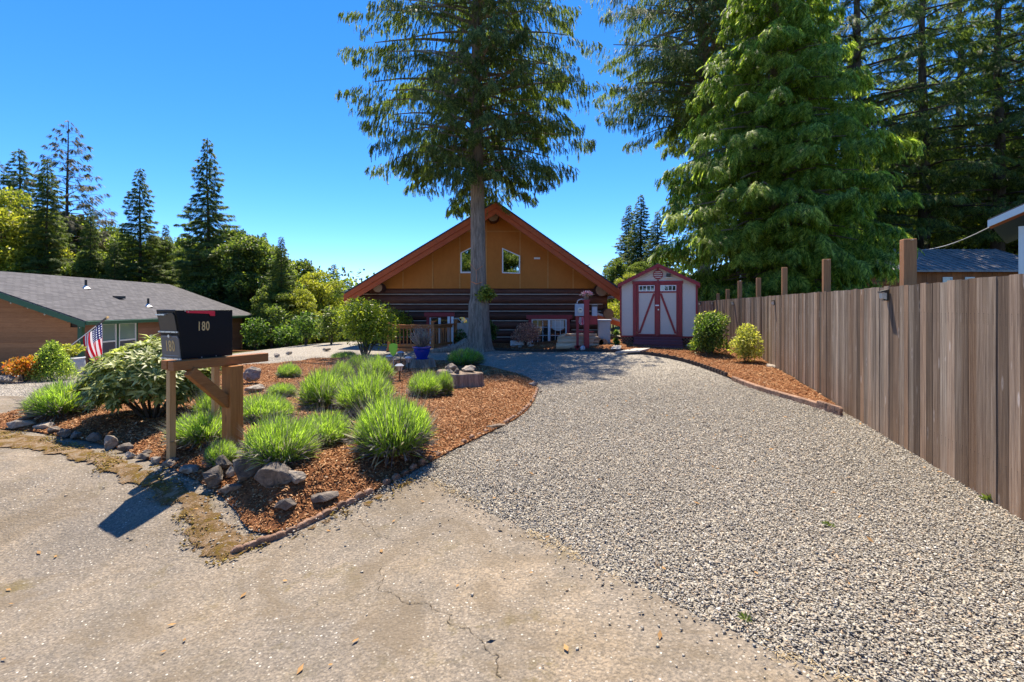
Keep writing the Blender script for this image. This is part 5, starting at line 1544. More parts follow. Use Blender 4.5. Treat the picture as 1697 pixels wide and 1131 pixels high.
# ------------------------------------------------------------------ deck with railing
def deck():
    Y0 = 18.6
    a = P(640, 584, Y0); b = P(764, 584, Y0 + .5)
    zf = h(-3, 19) + .12
    t = thing('wooden_deck', (a.x, Y0, h(a.x, Y0)), 'orange stained wooden deck with post and baluster railing in front of the log house', 'deck')
    n = 14
    for k in range(n):
        y = Y0 + .1 + k * .145
        mb = MB(); mb.b2(a.x, b.x, y, y + .138, zf - .03, zf); mb.build('deck_board', M['deck'], t)
    mb = MB(); mb.b2(a.x, b.x, Y0 + .04, Y0 + .095, h(a.x, Y0) - .05, zf - .001); mb.build('rim_board', M['deck'], t)
    def post(px, Y, top=.98): 
        x = P(px, 0, Y).x; mb = MB(); mb.b2(x - .055, x + .055, Y - .055, Y + .055, zf + .002, zf + top); mb.box((x, Y, zf + top + .02), (.15, .15, .035)); mb.build('post', M['deck'], t)
        return Vector((x, Y, zf))
    p1 = post(645, Y0 + .25, .9); p2 = post(717, Y0 + .25, .95); p3 = post(755, Y0 + 2.0, .98)
    def rail(a_, b_, nb):
        for z, ht in ((.84, .05), (.76, .09), (.1, .09)):
            mb = MB(); mb.bar(a_ + Vector((0, 0, z)), b_ + Vector((0, 0, z)), .04 if ht > .05 else .14, ht); mb.build('rail', M['deck'], t)
        for k in range(1, nb + 1):
            q = a_.lerp(b_, k / (nb + 1)); mb = MB(); mb.b2(q.x - .019, q.x + .019, q.y - .03, q.y + .008, zf + .147, zf + .714); mb.build('baluster', M['deck'], t)
    rail(p1, p2, 11); rail(p2, p3, 12)
    for px in (744, 750):
        x = P(px, 0, 20.4).x; mb = MB(); mb.b2(x - .045, x + .045, 20.3, 20.4, zf, P(0, 525, 20.4).z); mb.build('door_post', M['white'], t)
deck()

# ------------------------------------------------------------------ meter post with boxes and flowers
def meter_post():
    g = G(972, 578, .06); g.z = bzr(g.x, g.y); k = g.y / F
    t = thing('meter_post', g, 'dark red timber post with grey electric meter boxes beside the log house', 'post')
    def Q(px, py, dy=0): return ((px - CX) / F * g.y - g.x, dy, CAMZ - (py - HOR) / F * g.y - g.z)
    def B(nm, px0, px1, py0, py1, y0, y1, mt, bev=.0):
        a, b = Q(px0, py0), Q(px1, py1); mb = MB(); mb.b2(a[0], b[0], y0, y1, b[2], a[2]); return mb.build(nm, M[mt], t, bevel=bev, local=True)
    B('post', 967.5, 976, 499, 582, -.085, .085, 'darkred', .005)
    B('post_cap', 966, 977.5, 497, 499, -.11, .11, 'darkred')
    B('leg', 955, 959, 524, 580, -.04, .04, 'darkred'); B('crossbar', 959, 967.4, 548, 550.5, -.03, .03, 'darkred'); B('crossbar', 952, 967.4, 573, 577, -.04, .05, 'darkred')
    B('backboard', 954, 967.2, 522, 534, .03, .06, 'darkred'); B('backboard', 976.2, 990, 523, 538, -.03, .03, 'darkred'); B('crossbar', 976.2, 984, 549, 551, -.03, .03, 'darkred')
    m1 = B('meter_box', 952.5, 967, 504, 524, -.12, .02, 'boxgrey', .008)
    c = Q(960.5, 514); 
    mb = MB(); mb.tube([(c[0], -.125, c[2]), (c[0], -.165, c[2])], .085, 18); link('meter_ring', mb.mesh('meter_ring', M['steel']), m1)
    mb = MB(); mb.tube([(c[0], -.166, c[2]), (c[0], -.20, c[2])], .066, 18); link('meter_glass', mb.mesh('meter_glass', M['lampglass']), m1)
    mb = MB(); mb.box((c[0], -.203, c[2] + .01), (.07, .004, .03)); link('meter_dial', mb.mesh('meter_dial', M['interior']), m1)
    m2 = B('breaker_box', 980.5, 989, 505, 524, -.11, .03, 'boxgrey', .006); a, b = Q(980, 505.5), Q(989.5, 508.5)
    mb = MB(); mb.b2(a[0], b[0], -.13, .035, b[2], a[2]); link('lid', mb.mesh('lid', M['blackg']), m2)
    pts = [Q(x, y, -.02) for x, y in ((956, 503), (957, 499), (960, 497), (964, 496), (968, 497))]
    mb = MB(); mb.tube(pts, .018, 6); mb.build('conduit', M['steel'], t, local=True)
    mb = MB(); a, b = Q(966.5, 496.8), Q(976.5, 490)
    mb.lathe([(.07, 0), (.1, b[2] - a[2]), (.105, b[2] - a[2]), (.09, b[2] - a[2] - .02)], (0, 0, 0), 12)
    top = Vector((g.x + (a[0] + b[0]) / 2, g.y, g.z + a[2]))
    p = thing('flower_pot', top, 'small brown flower pot on top of the dark red meter post', 'pot')
    mb.build('bowl', M['terracotta'], p, local=True)
    f = thing('potted_flowers', (top.x, top.y, top.z + .13), 'red and white flowers spilling over the pot on the meter post', 'flowers')
    tag(link('blooms', leafy(blobs((0, 0, .05), (.14, .1, .04), 7, .09, 5), 5200, .045, quad_t(.8), 'flowers', 'blooms'), f), kind='stuff')
    link('leaves', leafy(blobs((0, 0, .01), (.12, .1, .03), 5, .08, 6), 2500, .05, quad_t(.5), 'shrub', 'leaves'), f)
    # bundle of red cord hung on the post
    mb = MB(); c = Q(964, 532, -.06)
    for k in range(7):
        mb.tube([(c[0] + .02 * k - .07, -.07 - .01 * (k % 3), c[2] + .12), (c[0] + .03 * k - .1, -.09, c[2] - .05 - .03 * (k % 2)), (c[0] + .018 * k - .05, -.08, c[2] - .13)], .01, 5)
    o = mb.build('cord_bundle', M['flowers'], None); o.location = g; tag(o, 'pale and red cord bundle hanging on the meter post', 'cord')
meter_post()

# log bench
def bench():
    g = G(960, 577, .06); g.y += .1; k = g.y / F; g.z = bzr(g.x, g.y)
    t = thing('log_bench', g, 'rustic bench carved from a pale split log behind the meter post', 'bench')
    def Q(px, py): return ((px - CX) / F * g.y - g.x, CAMZ - (py - HOR) / F * g.y - g.z)
    def tub(nm, px0, px1, pyc, r_, y, mat, n=10):
        a, z = Q(px0, pyc); b, _ = Q(px1, pyc)
        pts = [(a + (b - a) * q / 4, y, z + .008 * math.sin(q * 2 + px0)) for q in range(5)]
        MB().tube(pts, [r_ * (1 + .05 * math.sin(q * 1.9 + px0)) for q in range(5)], n).build(nm, M[mat], t, smooth=True, local=True)
    M.setdefault('palelog', wood('split_log', (0.4, 0.25, 0.15), (0.62, 0.44, 0.29), (2, 12, 24), 0.8, (.85, 1.15), .5))
    for py, y, r_ in ((572.5, -.25, .11), (565.5, -.24, .085), (560.5, -.22, .07)): tub('front_log', 921 if py > 570 else 923, 989, py, r_, y, 'palelog')
    tub('back_log', 934, 990, 556, .06, .15, 'palelog'); tub('back_log', 934, 990, 562, .08, .17, 'palelog')
    a, z = Q(927, 556); MB().prism([(a - .08, -.3, z - .04), (a + .18, -.3, z + .04), (a + .32, .2, z + .06), (a + .05, .2, z + .02)], (0, 0, -.06)).build('arm', M['palelog'], t, local=True)
    a, z = Q(989, 566)
    for dx, r_, zz_ in ((0, .17, -.02), (.17, .15, -.05)):
        MB().tube([(a + dx, -.32, z + zz_), (a + dx, .35, z + zz_)], r_, 12).build('end_log', M['logend'], t, smooth=True, local=True)
    x0, z0 = Q(925, 566); x1, _ = Q(985, 566); MB().b2(x0, x1, -.18, .12, z0 - .02, z0 + .03).build('seat', M['palelog'], t, local=True)
bench()
for i, (px, py, w_, h_, lab) in enumerate([(944, 577, 14, 6, 'white cobble at the left foot of the meter post'), (953, 576, 10, 5, 'small white cobble between the cobble and the thin leg of the meter post'), (977, 577, 10, 6, 'pinkish cobble at the right foot of the meter post'), (989, 575, 8, 6, 'brown stone right of the meter post by the log bench'), (851, 577, 10, 6, 'white stone left in front of the white block under the pink maple'), (862, 578, 9, 6, 'white stone in the middle before the block under the pink maple'), (881, 577, 13, 7, 'white stone right of the block under the pink maple')]):
    rock(px, py, w_, h_, lab, None, 'pale_rock', base=G(px, py, .06), n=24)
g = G(966, 571, .3); o = link('glass_float', rockmesh('glass_float', (.16, .16, .16), 4, 60, M['boxgrey']), None, (g.x, g.y + .05, h(g.x, g.y) + .18)); tag(o, 'blue grey round ball resting by the foot of the meter post', 'ball')

# utility cabinet right of the bench
g = G(1002, 573, .05)
t = thing('utility_cabinet', g, 'beige grey metal utility cabinet between the log bench and the shed', 'cabinet', None, -.1)
MB().box((0, .25, .40), (.40, .4, .86)).build('body', M['cabinet'], t, bevel=.01, local=True)
MB().box((0, .24, .85), (.46, .47, .05)).build('lid', M['boxgrey'], t, bevel=.008, local=True)
MB().box((.0, .044, .42), (.34, .012, .7)).build('door', M['cabinet'], t, local=True)
# white planter block below the maple
g = G(863, 576, .05)
tag(MB().box((g.x, g.y + .2, g.z + .12), (.80, .25, .26)).build('planter_block', M['white'], None, bevel=.03), 'white painted block below the pink maple', 'block')

# ------------------------------------------------------------------ shed
def shed():
    rz = -.26
    g = P(1090.5, 575, 17.0); g.z = .27
    t = thing('garden_shed', g, 'beige garden shed with dark red trim, double doors and lattice skirt', 'shed', None, rz)
    s_ = 17.0 / F
    def X(px): return (px - 1090.5) * s_
    def Zp(py): return CAMZ - (py - HOR) * s_ - g.z
    def B(nm, px0, px1, py0, py1, y0, y1, mt, bev=0, parent=None):
        mb = MB(); mb.b2(X(px0), X(px1), y0, y1, Zp(py1), Zp(py0)); 
        if parent is not None: return link(nm, mb.mesh(nm, M[mt], (0, 0, 0), False, bev), parent)
        return mb.build(nm, M[mt], t, bevel=bev, local=True)
    D = 3.0
    zw, ze, zp = Zp(557), Zp(470.5), Zp(441)
    # walls: two upright sheets each side of the doors and the gable
    B('wall_panel', 1030, 1050, 470.5, 557, 0, .04, 'shedwall'); B('wall_panel', 1129, 1151, 470.5, 557, 0, .04, 'shedwall')
    mb = MB(); mb.prism([(X(1030), 0, ze + .003), (X(1151), 0, ze + .003), (0, 0, zp)], (0, .04, 0)); mb.build('gable_panel', M['shedwall'], t, local=True)
    mb = MB(); mb.b2(X(1030), X(1030) + .04, .045, D, zw, ze); mb.build('side_wall', M['shedwall'], t, local=True)
    mb = MB(); mb.b2(X(1151) - .04, X(1151), .045, D, zw, ze); mb.build('side_wall', M['shedwall'], t, local=True)
    mb = MB(); mb.prism([(X(1030), D, zw), (X(1151), D, zw), (X(1151), D, ze), (0, D, zp), (X(1030), D, ze)], (0, .04, 0)); mb.build('back_wall', M['shedwall'], t, local=True)
    # roof
    for sg, xe in ((-1, X(1025.5)), (1, X(1155.5))):
        a = Vector((0, -.16, Zp(437.5))); b = Vector((xe, -.16, Zp(470)))
        mb = MB(); mb.prism([a, b, b - Vector((0, 0, .05)), a - Vector((0, 0, .05))], (0, D + .3, 0)); mb.build('roof', M['darkred'] if False else M['roofedge'], t, local=True)
        mb = MB(); a2 = a + Vector((0, -.025, -.012)); b2_ = b + Vector((0, -.025, -.012)); mb.prism([a2, b2_, b2_ - Vector((0, 0, .12)), a2 - Vector((0, 0, .12))], (0, .022, 0)); mb.build('rake_board', M['darkred'], t, local=True)
        mb = MB(); mb.b2(min(xe, xe - sg * .03), max(xe, xe - sg * .03), -.13, D, b.z - .16, b.z - .052); mb.build('eave_board', M['darkred'], t, local=True)
    # trims
    for a, b in ((1028.5, 1031.5), (1149.5, 1152.5)): B('corner_trim', a, b, 470, 558, -.02, .0, 'darkred')
    B('door_head', 1049, 1130, 466, 471, -.035, -.001, 'darkred')
    B('door_jamb', 1050, 1056, 471.2, 557, -.03, -.001, 'darkred'); B('door_jamb', 1122.5, 1128.5, 471.2, 557, -.03, -.001, 'darkred')
    for x0, x1, s in ((1056.5, 1089.2, 1), (1089.8, 1122.3, -1)):
        dr = B('door', x0, x1, 471.5, 556.5, .0, .03, 'shedwall')
        B('door_stile', x0, x0 + (3 if s > 0 else 4.2), 471.5, 556.5, -.018, -.001, 'darkred', parent=dr); B('door_stile', x1 - (4.2 if s > 0 else 3), x1, 471.5, 556.5, -.018, -.001, 'darkred', parent=dr)
        xi0, xi1 = x0 + (3.1 if s > 0 else 4.3), x1 - (4.3 if s > 0 else 3.1)
        B('door_rail', xi0, xi1, 483, 485.5, -.017, -.001, 'darkred', parent=dr); B('door_rail', xi0, xi1, 554, 556.5, -.017, -.001, 'darkred', parent=dr); B('door_rail', xi0, xi1, 471.5, 473, -.017, -.001, 'darkred', parent=dr)
        pane = B('window_pane', xi0, xi1, 473, 483, -.006, -.001, 'glass', parent=dr)
        mb = MB()
        for q in range(5):
            x = xi0 + (xi1 - xi0) * q / 4; x = min(max(x, xi0 + .5), xi1 - .5); mb.b2(X(x) - .011, X(x) + .011, -.014, -.008, Zp(483), Zp(473))
        for zq in (473.6, 482.4): mb.b2(X(xi0), X(xi1), -.0135, -.0085, Zp(zq) - .011, Zp(zq) + .011)
        link('window_bars', mb.mesh('window_bars', M['white']), dr)
        pa = (xi1 - .5, 486.5) if s > 0 else (xi0 + .5, 486.5); pb = (xi0 + 1, 553) if s > 0 else (xi1 - 1, 553)
        mb = MB(); mb.bar((X(pa[0]), -.012, Zp(pa[1])), (X(pb[0]), -.012, Zp(pb[1])), .02, .07, up=(1, 0, 0)) if False else mb.prism([(X(pa[0]) - .035, -.02, Zp(pa[1])), (X(pa[0]) + .035, -.02, Zp(pa[1])), (X(pb[0]) + .035, -.02, Zp(pb[1])), (X(pb[0]) - .035, -.02, Zp(pb[1]))], (0, .016, 0))
        link('door_brace', mb.mesh('door_brace', M['darkred']), dr)
    B('meeting_board', 1087.2, 1091.8, 468, 558, -.045, -.02, 'darkred')
    B('latch', 1086, 1092, 505.5, 507.5, -.06, -.046, 'white'); mb = MB(); mb.tube([(X(1091), -.047, Zp(513.5)), (X(1091), -.08, Zp(513.5))], .025, 10); mb.build('knob', M['steel'], t, local=True)
    # octagonal vent
    mb = MB(); c = (0, Zp(455.5)); 
    mb.prism([(c[0] + .165 * math.cos(q), -.03, c[1] + .165 * math.sin(q)) for q in np.linspace(math.pi / 8, 2 * math.pi + math.pi / 8, 9)[:-1]], (0, .029, 0)); v = mb.build('vent', M['darkred'], t, local=True)
    for k in range(4):
        zc = c[1] - .09 + .06 * k; hw = .13 if k in (1, 2) else .09
        mb = MB(); mb.b2(-hw, hw, -.04, -.031, zc - .014, zc + .014); link('slat', mb.mesh('slat', M['shedwall']), v)
    B('king_strip', 1089, 1092, 443, 447.5, -.03, -.001, 'darkred'); B('king_strip', 1089, 1092, 464, 466, -.03, -.001, 'darkred')
    # floodlight
    f = B('floodlight', 1103.5, 1110.5, 454.5, 459.5, -.12, -.03, 'blackg', .01)
    mb = MB(); mb.b2(X(1101), X(1113), -.09, -.03, Zp(462), Zp(460.5)); link('light_bar', mb.mesh('light_bar', M['lampglass']), f)
    # steps: three treads
    for k in range(4):
        y1 = -.08 - .22 * k; zt = Zp(558.5 + 4.3 * k)
        mb = MB(); mb.b2(X(1051.5), X(1128), y1 - .22, y1, zt - .04, zt); mb.build('step_tread', M['stepred'], t, local=True)
        mb = MB(); mb.b2(X(1052), X(1127.5), y1 - .2, y1 - .17, zt - .12, zt - .042); mb.build('step_riser', M['stepred'], t, local=True)
    B('floor_skirt', 1030, 1151, 557.2, 559.5, .0, .05, 'darkred')
    # lattice skirts
    for x0, x1 in ((1030, 1050), (1130, 1151)):
        mb = MB(); za, zb_ = Zp(577), Zp(559.6); xa, xb = X(x0), X(x1); H_ = zb_ - za
        for k in range(-4, 9):
            for sg, yy in ((1, .01), (-1, .022)):
                # clip diagonal strips to the rectangle
                pa = xa + k * .1; pts = []
                p0 = (pa, za) if sg > 0 else (pa + H_, za); p1 = (pa + H_, zb_) if sg > 0 else (pa, zb_)
                def clip(p0, p1):
                    t0, t1 = 0, 1; dx = p1[0] - p0[0]
                    for lim, s2 in ((xa, 1), (xb, -1)):
                        f0 = (p0[0] - lim) * s2; f1 = (p1[0] - lim) * s2
                        if f0 < 0 and f1 < 0: return None
                        if f0 < 0: t0 = max(t0, f0 / (f0 - f1))
                        if f1 < 0: t1 = min(t1, f0 / (f0 - f1))
                    if t1 - t0 < .05: return None
                    return [(p0[0] + dx * q, p0[1] + (p1[1] - p0[1]) * q) for q in (t0, t1)]
                c_ = clip(p0, p1)
                if c_: mb.bar((c_[0][0], yy, c_[0][1]), (c_[1][0], yy, c_[1][1]), .010, .028, up=(0, 0, 1))
        mb.build('lattice', M['siding2'], t, local=True)
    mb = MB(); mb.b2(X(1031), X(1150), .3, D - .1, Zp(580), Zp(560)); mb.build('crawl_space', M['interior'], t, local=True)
shed()
g = G(1043, 580, .05)
tag(MB().prism([G(1020, 583, .115), G(1062, 581, .115), G(1078, 577, .115), G(1052, 577.5, .115)], (0, 0, -.05)).build('concrete_slab', M['concrete'], None), 'pale concrete stepping slab on the mulch before the shed steps', 'slab')
tag(MB().prism([G(1012, 578, .11), G(1028, 578, .11), G(1030, 573, .11), G(1018, 571, .11)], (0, 0, -.05)).build('concrete_slab', M['concrete'], None), 'small tilted concrete paver left of the shed lattice', 'slab')
g = G(1142, 576, .06); tag(MB().box((g.x, g.y, g.z + .04), (.22, .12, .07)).build('water_dish', M['boxgrey'], None, bevel=.02), 'small blue grey dish in front of the right lattice of the shed', 'dish')
# ------------------------------------------------------------------ neighbouring house on the left
def left_house():
    c = Vector((-15.95, 19.0, -1.0)); rz = math.atan2(.088, 1)
    t = thing('bungalow', c, 'brown bungalow with green trim and grey shingle roof left of the mailbox', 'house', None, rz)
    # local: +x right (out of the side wall), +y along the side wall away, gable wall at y = 0 going to -x
    L, Wd = 13.6, 9.4; ze, zr = 2.2, 3.95
    off = .0
    def ad(nm, mb, mt, par=None, bevel=0):
        if par is None: return mb.build(nm, M[mt], t, local=True, bevel=bevel)
        return link(nm, mb.mesh(nm, M[mt], (0, 0, 0), False, bevel), par)
    mb = MB(); mb.b2(-Wd + .03, -.03, .03, L, -.6, ze - .05); ad('wall_core', mb, 'interior')
    # siding: side wall (x=0) around the windows, and gable wall (y=0)
    wy = [(1.0, 1.85), (2.0, 3.1)]; wz = (.42, 1.98)
    z = .02; k = 0
    while z < ze - .12:
        z1 = z + .185
        segs = [(0.12, L)] if (z1 < wz[0] - .12 or z > wz[1] + .12) else [(.12, .88), (3.22, L)]
        for a, b in segs:
            mb = MB(); mb.prism([(0, a, z), (.028, a, z), (.012, a, z1 - .004), (0, a, z1 - .004)], (0, b - a, 0)); ad('siding_board', mb, 'siding2')
        z = z1
    z = .02
    half = Wd / 2
    while z < zr - .3:
        z1 = z + .185
        def xlim(zz_): return 0 if zz_ <= ze else (zz_ - ze) / (zr - ze) * half
        xl_ = max(0, xlim(z1)); 
        if z1 > ze - .15: xl_ = xlim(z1) + .25
        if -Wd + xl_ < -xl_ - .2:
            mb = MB(); mb.prism([(-.12 - xl_, -.0, z), (-.12 - xl_, -.028, z), (-.12 - xl_, -.012, z1 - .004), (-.12 - xl_, 0, z1 - .004)], (-Wd + .24 + 2 * xl_, 0, 0)); ad('siding_board', mb, 'siding')
        z = z1
    mb = MB(); mb.prism([(-.05, .03, ze - .1), (-Wd + .05, .03, ze - .1), (-half, .03, zr - .15)], (0, L - .1, 0)); ad('gable_core', mb, 'interior')
    mb = MB(); mb.b2(-.11, .04, -.04, .0, -.05, ze); ad('corner_board', mb, 'green'); mb = MB(); mb.b2(.0, .04, .0, .11, -.05, ze); ad('corner_board', mb, 'green')
    mb = MB()
    for zz_ in (.35, .95, 1.35, 1.85): mb.box((-.03, -.048, zz_), (.025, .016, .03))
    ad('corner_bulbs', mb, 'lampglass')
    # windows
    mb = MB(); mb.b2(.0, .036, .88, 3.22, wz[1], wz[1] + .12); mb.b2(.0, .05, .86, 3.24, wz[0] - .12, wz[0]); mb.b2(.0, .034, .88, 1.0, wz[0], wz[1]); mb.b2(.0, .034, 1.85, 2.0, wz[0], wz[1]); mb.b2(.0, .034, 3.1, 3.22, wz[0], wz[1]); ad('window_trim', mb, 'green')
    for a, b in wy:
        zm = (wz[0] + wz[1]) / 2 + .05; mb = MB(); f_ = .05
        mb.b2(.0, .045, a, b, wz[1] - f_, wz[1] - .002); mb.b2(.0, .045, a, b, wz[0] + .002, wz[0] + f_)
        mb.b2(.0, .043, a + .001, a + f_, wz[0] + f_, wz[1] - f_); mb.b2(.0, .043, b - f_, b - .001, wz[0] + f_, wz[1] - f_); mb.b2(.0, .048, a + f_, b - f_, zm - .03, zm + .03)
        w_ = ad('window', mb, 'white')
        mb = MB(); mb.b2(.0, .014, a + f_, b - f_, zm + .03, wz[1] - f_); ad('upper_pane', mb, 'blindglass', w_)
        mb = MB(); mb.b2(.0, .018, a + f_, b - f_, wz[0] + f_, zm - .03); ad('lower_pane', mb, 'screen', w_)
    # roof
    oh, rh = .55, .6; sl = (zr - ze) / half
    zx = lambda x: ze + .02 + (min(-x, Wd + x)) * sl + .0
    for nm, xa, xb in (('roof', -half, oh), ('roof', -half, -Wd - oh)):
        za = zr + .05; zb_ = ze + .05 - oh * sl
        mb = MB(); mb.prism([(xa, -rh, za + .08), (xb, -rh, zb_ + .08), (xb, -rh, zb_), (xa, -rh, za)], (0, L + 2 * rh, 0)); r_ = ad(nm, mb, 'shingle')
        mb = MB(); mb.prism([(xa, -rh - .03, za + .03), (xb, -rh - .03, zb_ + .03), (xb, -rh - .03, zb_ - .17), (xa, -rh - .03, za - .17)], (0, .03, 0)); ad('rake_board', mb, 'green')
        mb = MB(); mb.prism([(xa, -rh + .002, za - .002), (xb, -rh + .002, zb_ - .002), (xb, -rh + .002, zb_ - .02), (xa, -rh + .002, za - .02)], (0, L + 2 * rh - .01, 0)); ad('soffit', mb, 'green')
    zb_ = ze + .05 - oh * sl
    mb = MB(); mb.prism([(oh + .002, -rh, zb_ + .06), (oh + .11, -rh, zb_ + .05), (oh + .09, -rh, zb_ - .08), (oh + .002, -rh, zb_ - .08)], (0, L + 2 * rh, 0)); ad('gutter', mb, 'green')
    mb = MB(); mb.tube([(oh + .05, .1, zb_ - .05), (oh + .02, .12, zb_ - .15), (.1, .35, zb_ - .32), (.07, .36, zb_ - .5), (.07, .36, 0)], .035, 6); ad('downspout', mb, 'green')
    for y, x in ((4.7, -3.1), (5.5, -.88)):
        z = ze + .13 - x * sl
        mb = MB(); mb.tube([(x, y, z - .1), (x, y, z + .38)], .05, 8); v = ad('vent_pipe', mb, 'blackg')
        mb = MB(); mb.lathe([(.2, -.02), (.09, .06), (.07, .12)], (x, y, z), 10); ad('pipe_flashing', mb, 'steel', v)
    x, y = -1.86, 5.0; z = ze + .13 - x * sl; mb = MB(); mb.box((x, y, z + .05), (.35, .35, .12)); ad('roof_vent', mb, 'blackg')
    # porch posts and small rail at the far corner
    mb = MB(); mb.b2(.35, .43, L + .4, L + .48, -.6, zb_); ad('porch_post', mb, 'green')
    mb = MB(); mb.bar((.3, L - 3.2, .1), (2.4, L - 2.6, .0), .1, .12); mb.bar((.3, L - 3.2, -.25), (2.4, L - 2.6, -.35), .06, .06)
    for q in range(8): mb.bar((.3 + .3 * q, L - 3.2 + .086 * q, -.6), (.3 + .3 * q, L - 3.2 + .086 * q, .1), .04, .04, up=(0, 1, 0))
    ad('porch_rail', mb, 'deck')
    # meter box on the gable wall
    mb = MB(); mb.b2(-1.02, -.55, -.22, -.03, .2, 1.05); ad('meter_box', mb, 'boxgrey', None, .01)
    mb = MB(); mb.b2(-.92, -.65, -.2, -.05, -.2, .2); ad('meter_pipe', mb, 'boxgrey')
    return c
left_house()
# string light bulbs under the rake
for i, (px, py) in enumerate([(18, 502), (46, 510), (74, 521), (106, 528)]):
    p = P(px, py, 18.55); t_ = thing('light_bulb', p, ['first', 'second', 'third', 'fourth'][i] + ' little bulb from the left hanging below the green roof edge of the bungalow', 'light bulb', 'bulbs hanging below the green roof edge')
    MB().lathe([(.001, -.05), (.03, -.02), (.02, .02), (.012, .04)], n=8).build('glass_bulb', M['lampglass'], t_, local=True)
    MB().tube([(0, 0, .03), (0, .0, .12)], .012, 5).build('wire', M['blackg'], t_, local=True)

# flag on its pole
def m_flag():
    s = N('flag_cloth', 0.8, 0.1)
    uv = s.n('ShaderNodeUVMap'); sx = s.n('ShaderNodeSeparateXYZ'); s.l(uv.outputs[0], sx.inputs[0]); u, v = sx.outputs[0], sx.outputs[1]
    st = s.math('MODULO', s.math('FLOOR', s.math('MULTIPLY', v, 13.0)), 2.0)
    c = s.mix(st, (0.55, 0.015, 0.03), (0.85, 0.8, 0.8))
    can = s.math('MULTIPLY', s.math('LESS_THAN', u, .4), s.math('GREATER_THAN', v, 6 / 13))
    fu = s.math('SUBTRACT', s.math('FRACT', s.math('MULTIPLY', u, 6 / .4)), .5); fv = s.math('SUBTRACT', s.math('FRACT', s.math('MULTIPLY', s.math('SUBTRACT', v, 6 / 13), 5 / (7 / 13))), .5)
    d = s.math('SQRT', s.math('ADD', s.math('MULTIPLY', fu, fu), s.math('MULTIPLY', fv, fv)))
    star = s.mix(s.math('LESS_THAN', d, .27), (0.015, 0.025, 0.13), (0.85, 0.85, 0.9))
    c = s.mix(can, c, star); s.col(c)
    tr = s.n('ShaderNodeBsdfTranslucent'); s.l(c, tr.inputs['Color']); ms = s.n('ShaderNodeMixShader'); ms.inputs[0].default_value = .45
    s.l(s.b.outputs[0], ms.inputs[1]); s.l(tr.outputs[0], ms.inputs[2]); s.l(ms.outputs[0], s.out.inputs['Surface']); return s.m
def flag():
    Y = 18.2
    a = P(111, 578, 18.85); b = P(177, 527, Y)
    t = thing('flag_pole', a, 'thin angled flag pole fixed beside the corner of the bungalow', 'pole')
    mb = MB(); mb.tube([a, b], .016, 6); mb.build('pole', M['white'], t)
    d = (b - a).normalized(); mb = MB(); mb.tube([b, b + d * .06], .04, 8); mb.bar(b - Vector((.06, 0, -.02)), b + Vector((.08, 0, .0)), .02, .02); mb.build('finial', M['gold'], t)
    mb = MB(); mb.bar(a + d * .75 * (b - a).length, a + d * .99 * (b - a).length, .05, .05); mb.build('sleeve', M['blackg'], t)
    # cloth: u down, v along the pole, 1 at the tip
    h0 = a.lerp(b, .42); h1 = a.lerp(b, .88)
    e0 = P(155, 603, Y + .35); e1 = P(171, 597, Y + .05)
    U, V_ = 26, 26; vs = []
    for i in range(U + 1):
        u = i / U
        for j in range(V_ + 1):
            v = j / V_; top = h0.lerp(h1, v); bot = e0.lerp(e1, v)
            sag = Vector((-.10 * math.sin(math.pi * u) * (1 - v) * 1.5, 0, 0)) + Vector((0, 0, -.06 * math.sin(math.pi * v) * (1 - u)))
            fold = Vector((.02, 1, 0)) * (.07 * math.sin(v * 15 + u * 2) * (.2 + u))
            p = top.lerp(bot, u) + sag + fold; vs.append(p - Vector(h1))
    fs = [(i * (V_ + 1) + j, i * (V_ + 1) + j + 1, (i + 1) * (V_ + 1) + j + 1, (i + 1) * (V_ + 1) + j) for i in range(U) for j in range(V_)]
    me = bpy.data.meshes.new('flag'); me.from_pydata([tuple(q) for q in vs], [], fs)
    uvl = me.uv_layers.new(name='UVMap')
    for lp in me.loops:
        i, j = divmod(lp.vertex_index, V_ + 1); uvl.data[lp.index].uv = (i / U, j / V_)
    me.materials.append(m_flag()); me.polygons.foreach_set('use_smooth', np.ones(len(me.polygons), bool))
    o = link('flag', me, None, h1); tag(o, 'American flag with red and white stripes hanging from the angled pole by the bungalow', 'flag')
flag()

# kerb strip before the bungalow
kp = GX([(-40, 640), (60, 628), (120, 621), (200, 609), (250, 602), (330, 598)])
mb = MB()
for a, b in zip(kp, kp[1:]): mb.bar((a[0], a[1], h(*a) + .05), (b[0], b[1], h(*b) + .05), .14, .14)
tag(mb.build('garden_kerb', M['concrete'], None), 'pale kerb strip between the gravel and the foot of the bungalow', 'kerb')

# left garden: boulders, pot, shrubs
rock(38, 632, 46, 30, 'grey boulder behind the orange barberry shrub', None, 'pale_rock', base=G(46, 630, .02), n=24)
rock(4, 637, 34, 16, 'pale stone at the left edge below the orange barberry', None, 'pale_rock', base=G(0, 636, .02), n=20)
rock(86, 621, 34, 42, 'tilted smooth grey boulder beside the blue grey planter', None, 'pale_rock', base=G(86, 622, .02), n=26, tilt=.5)
shrub('barberry_bush', 26, 633, 66, 42, 'low orange and yellow barberry bush at the left edge of the picture', .055, 260, 'barberry', 12, quad_t(.7), stems=5)
shrub('golden_bush', 4, 606, 60, 76, 'airy golden yellow bush at the left edge of the picture', .07, 150, 'yellow', 12, quad_t(.35), stems=7)
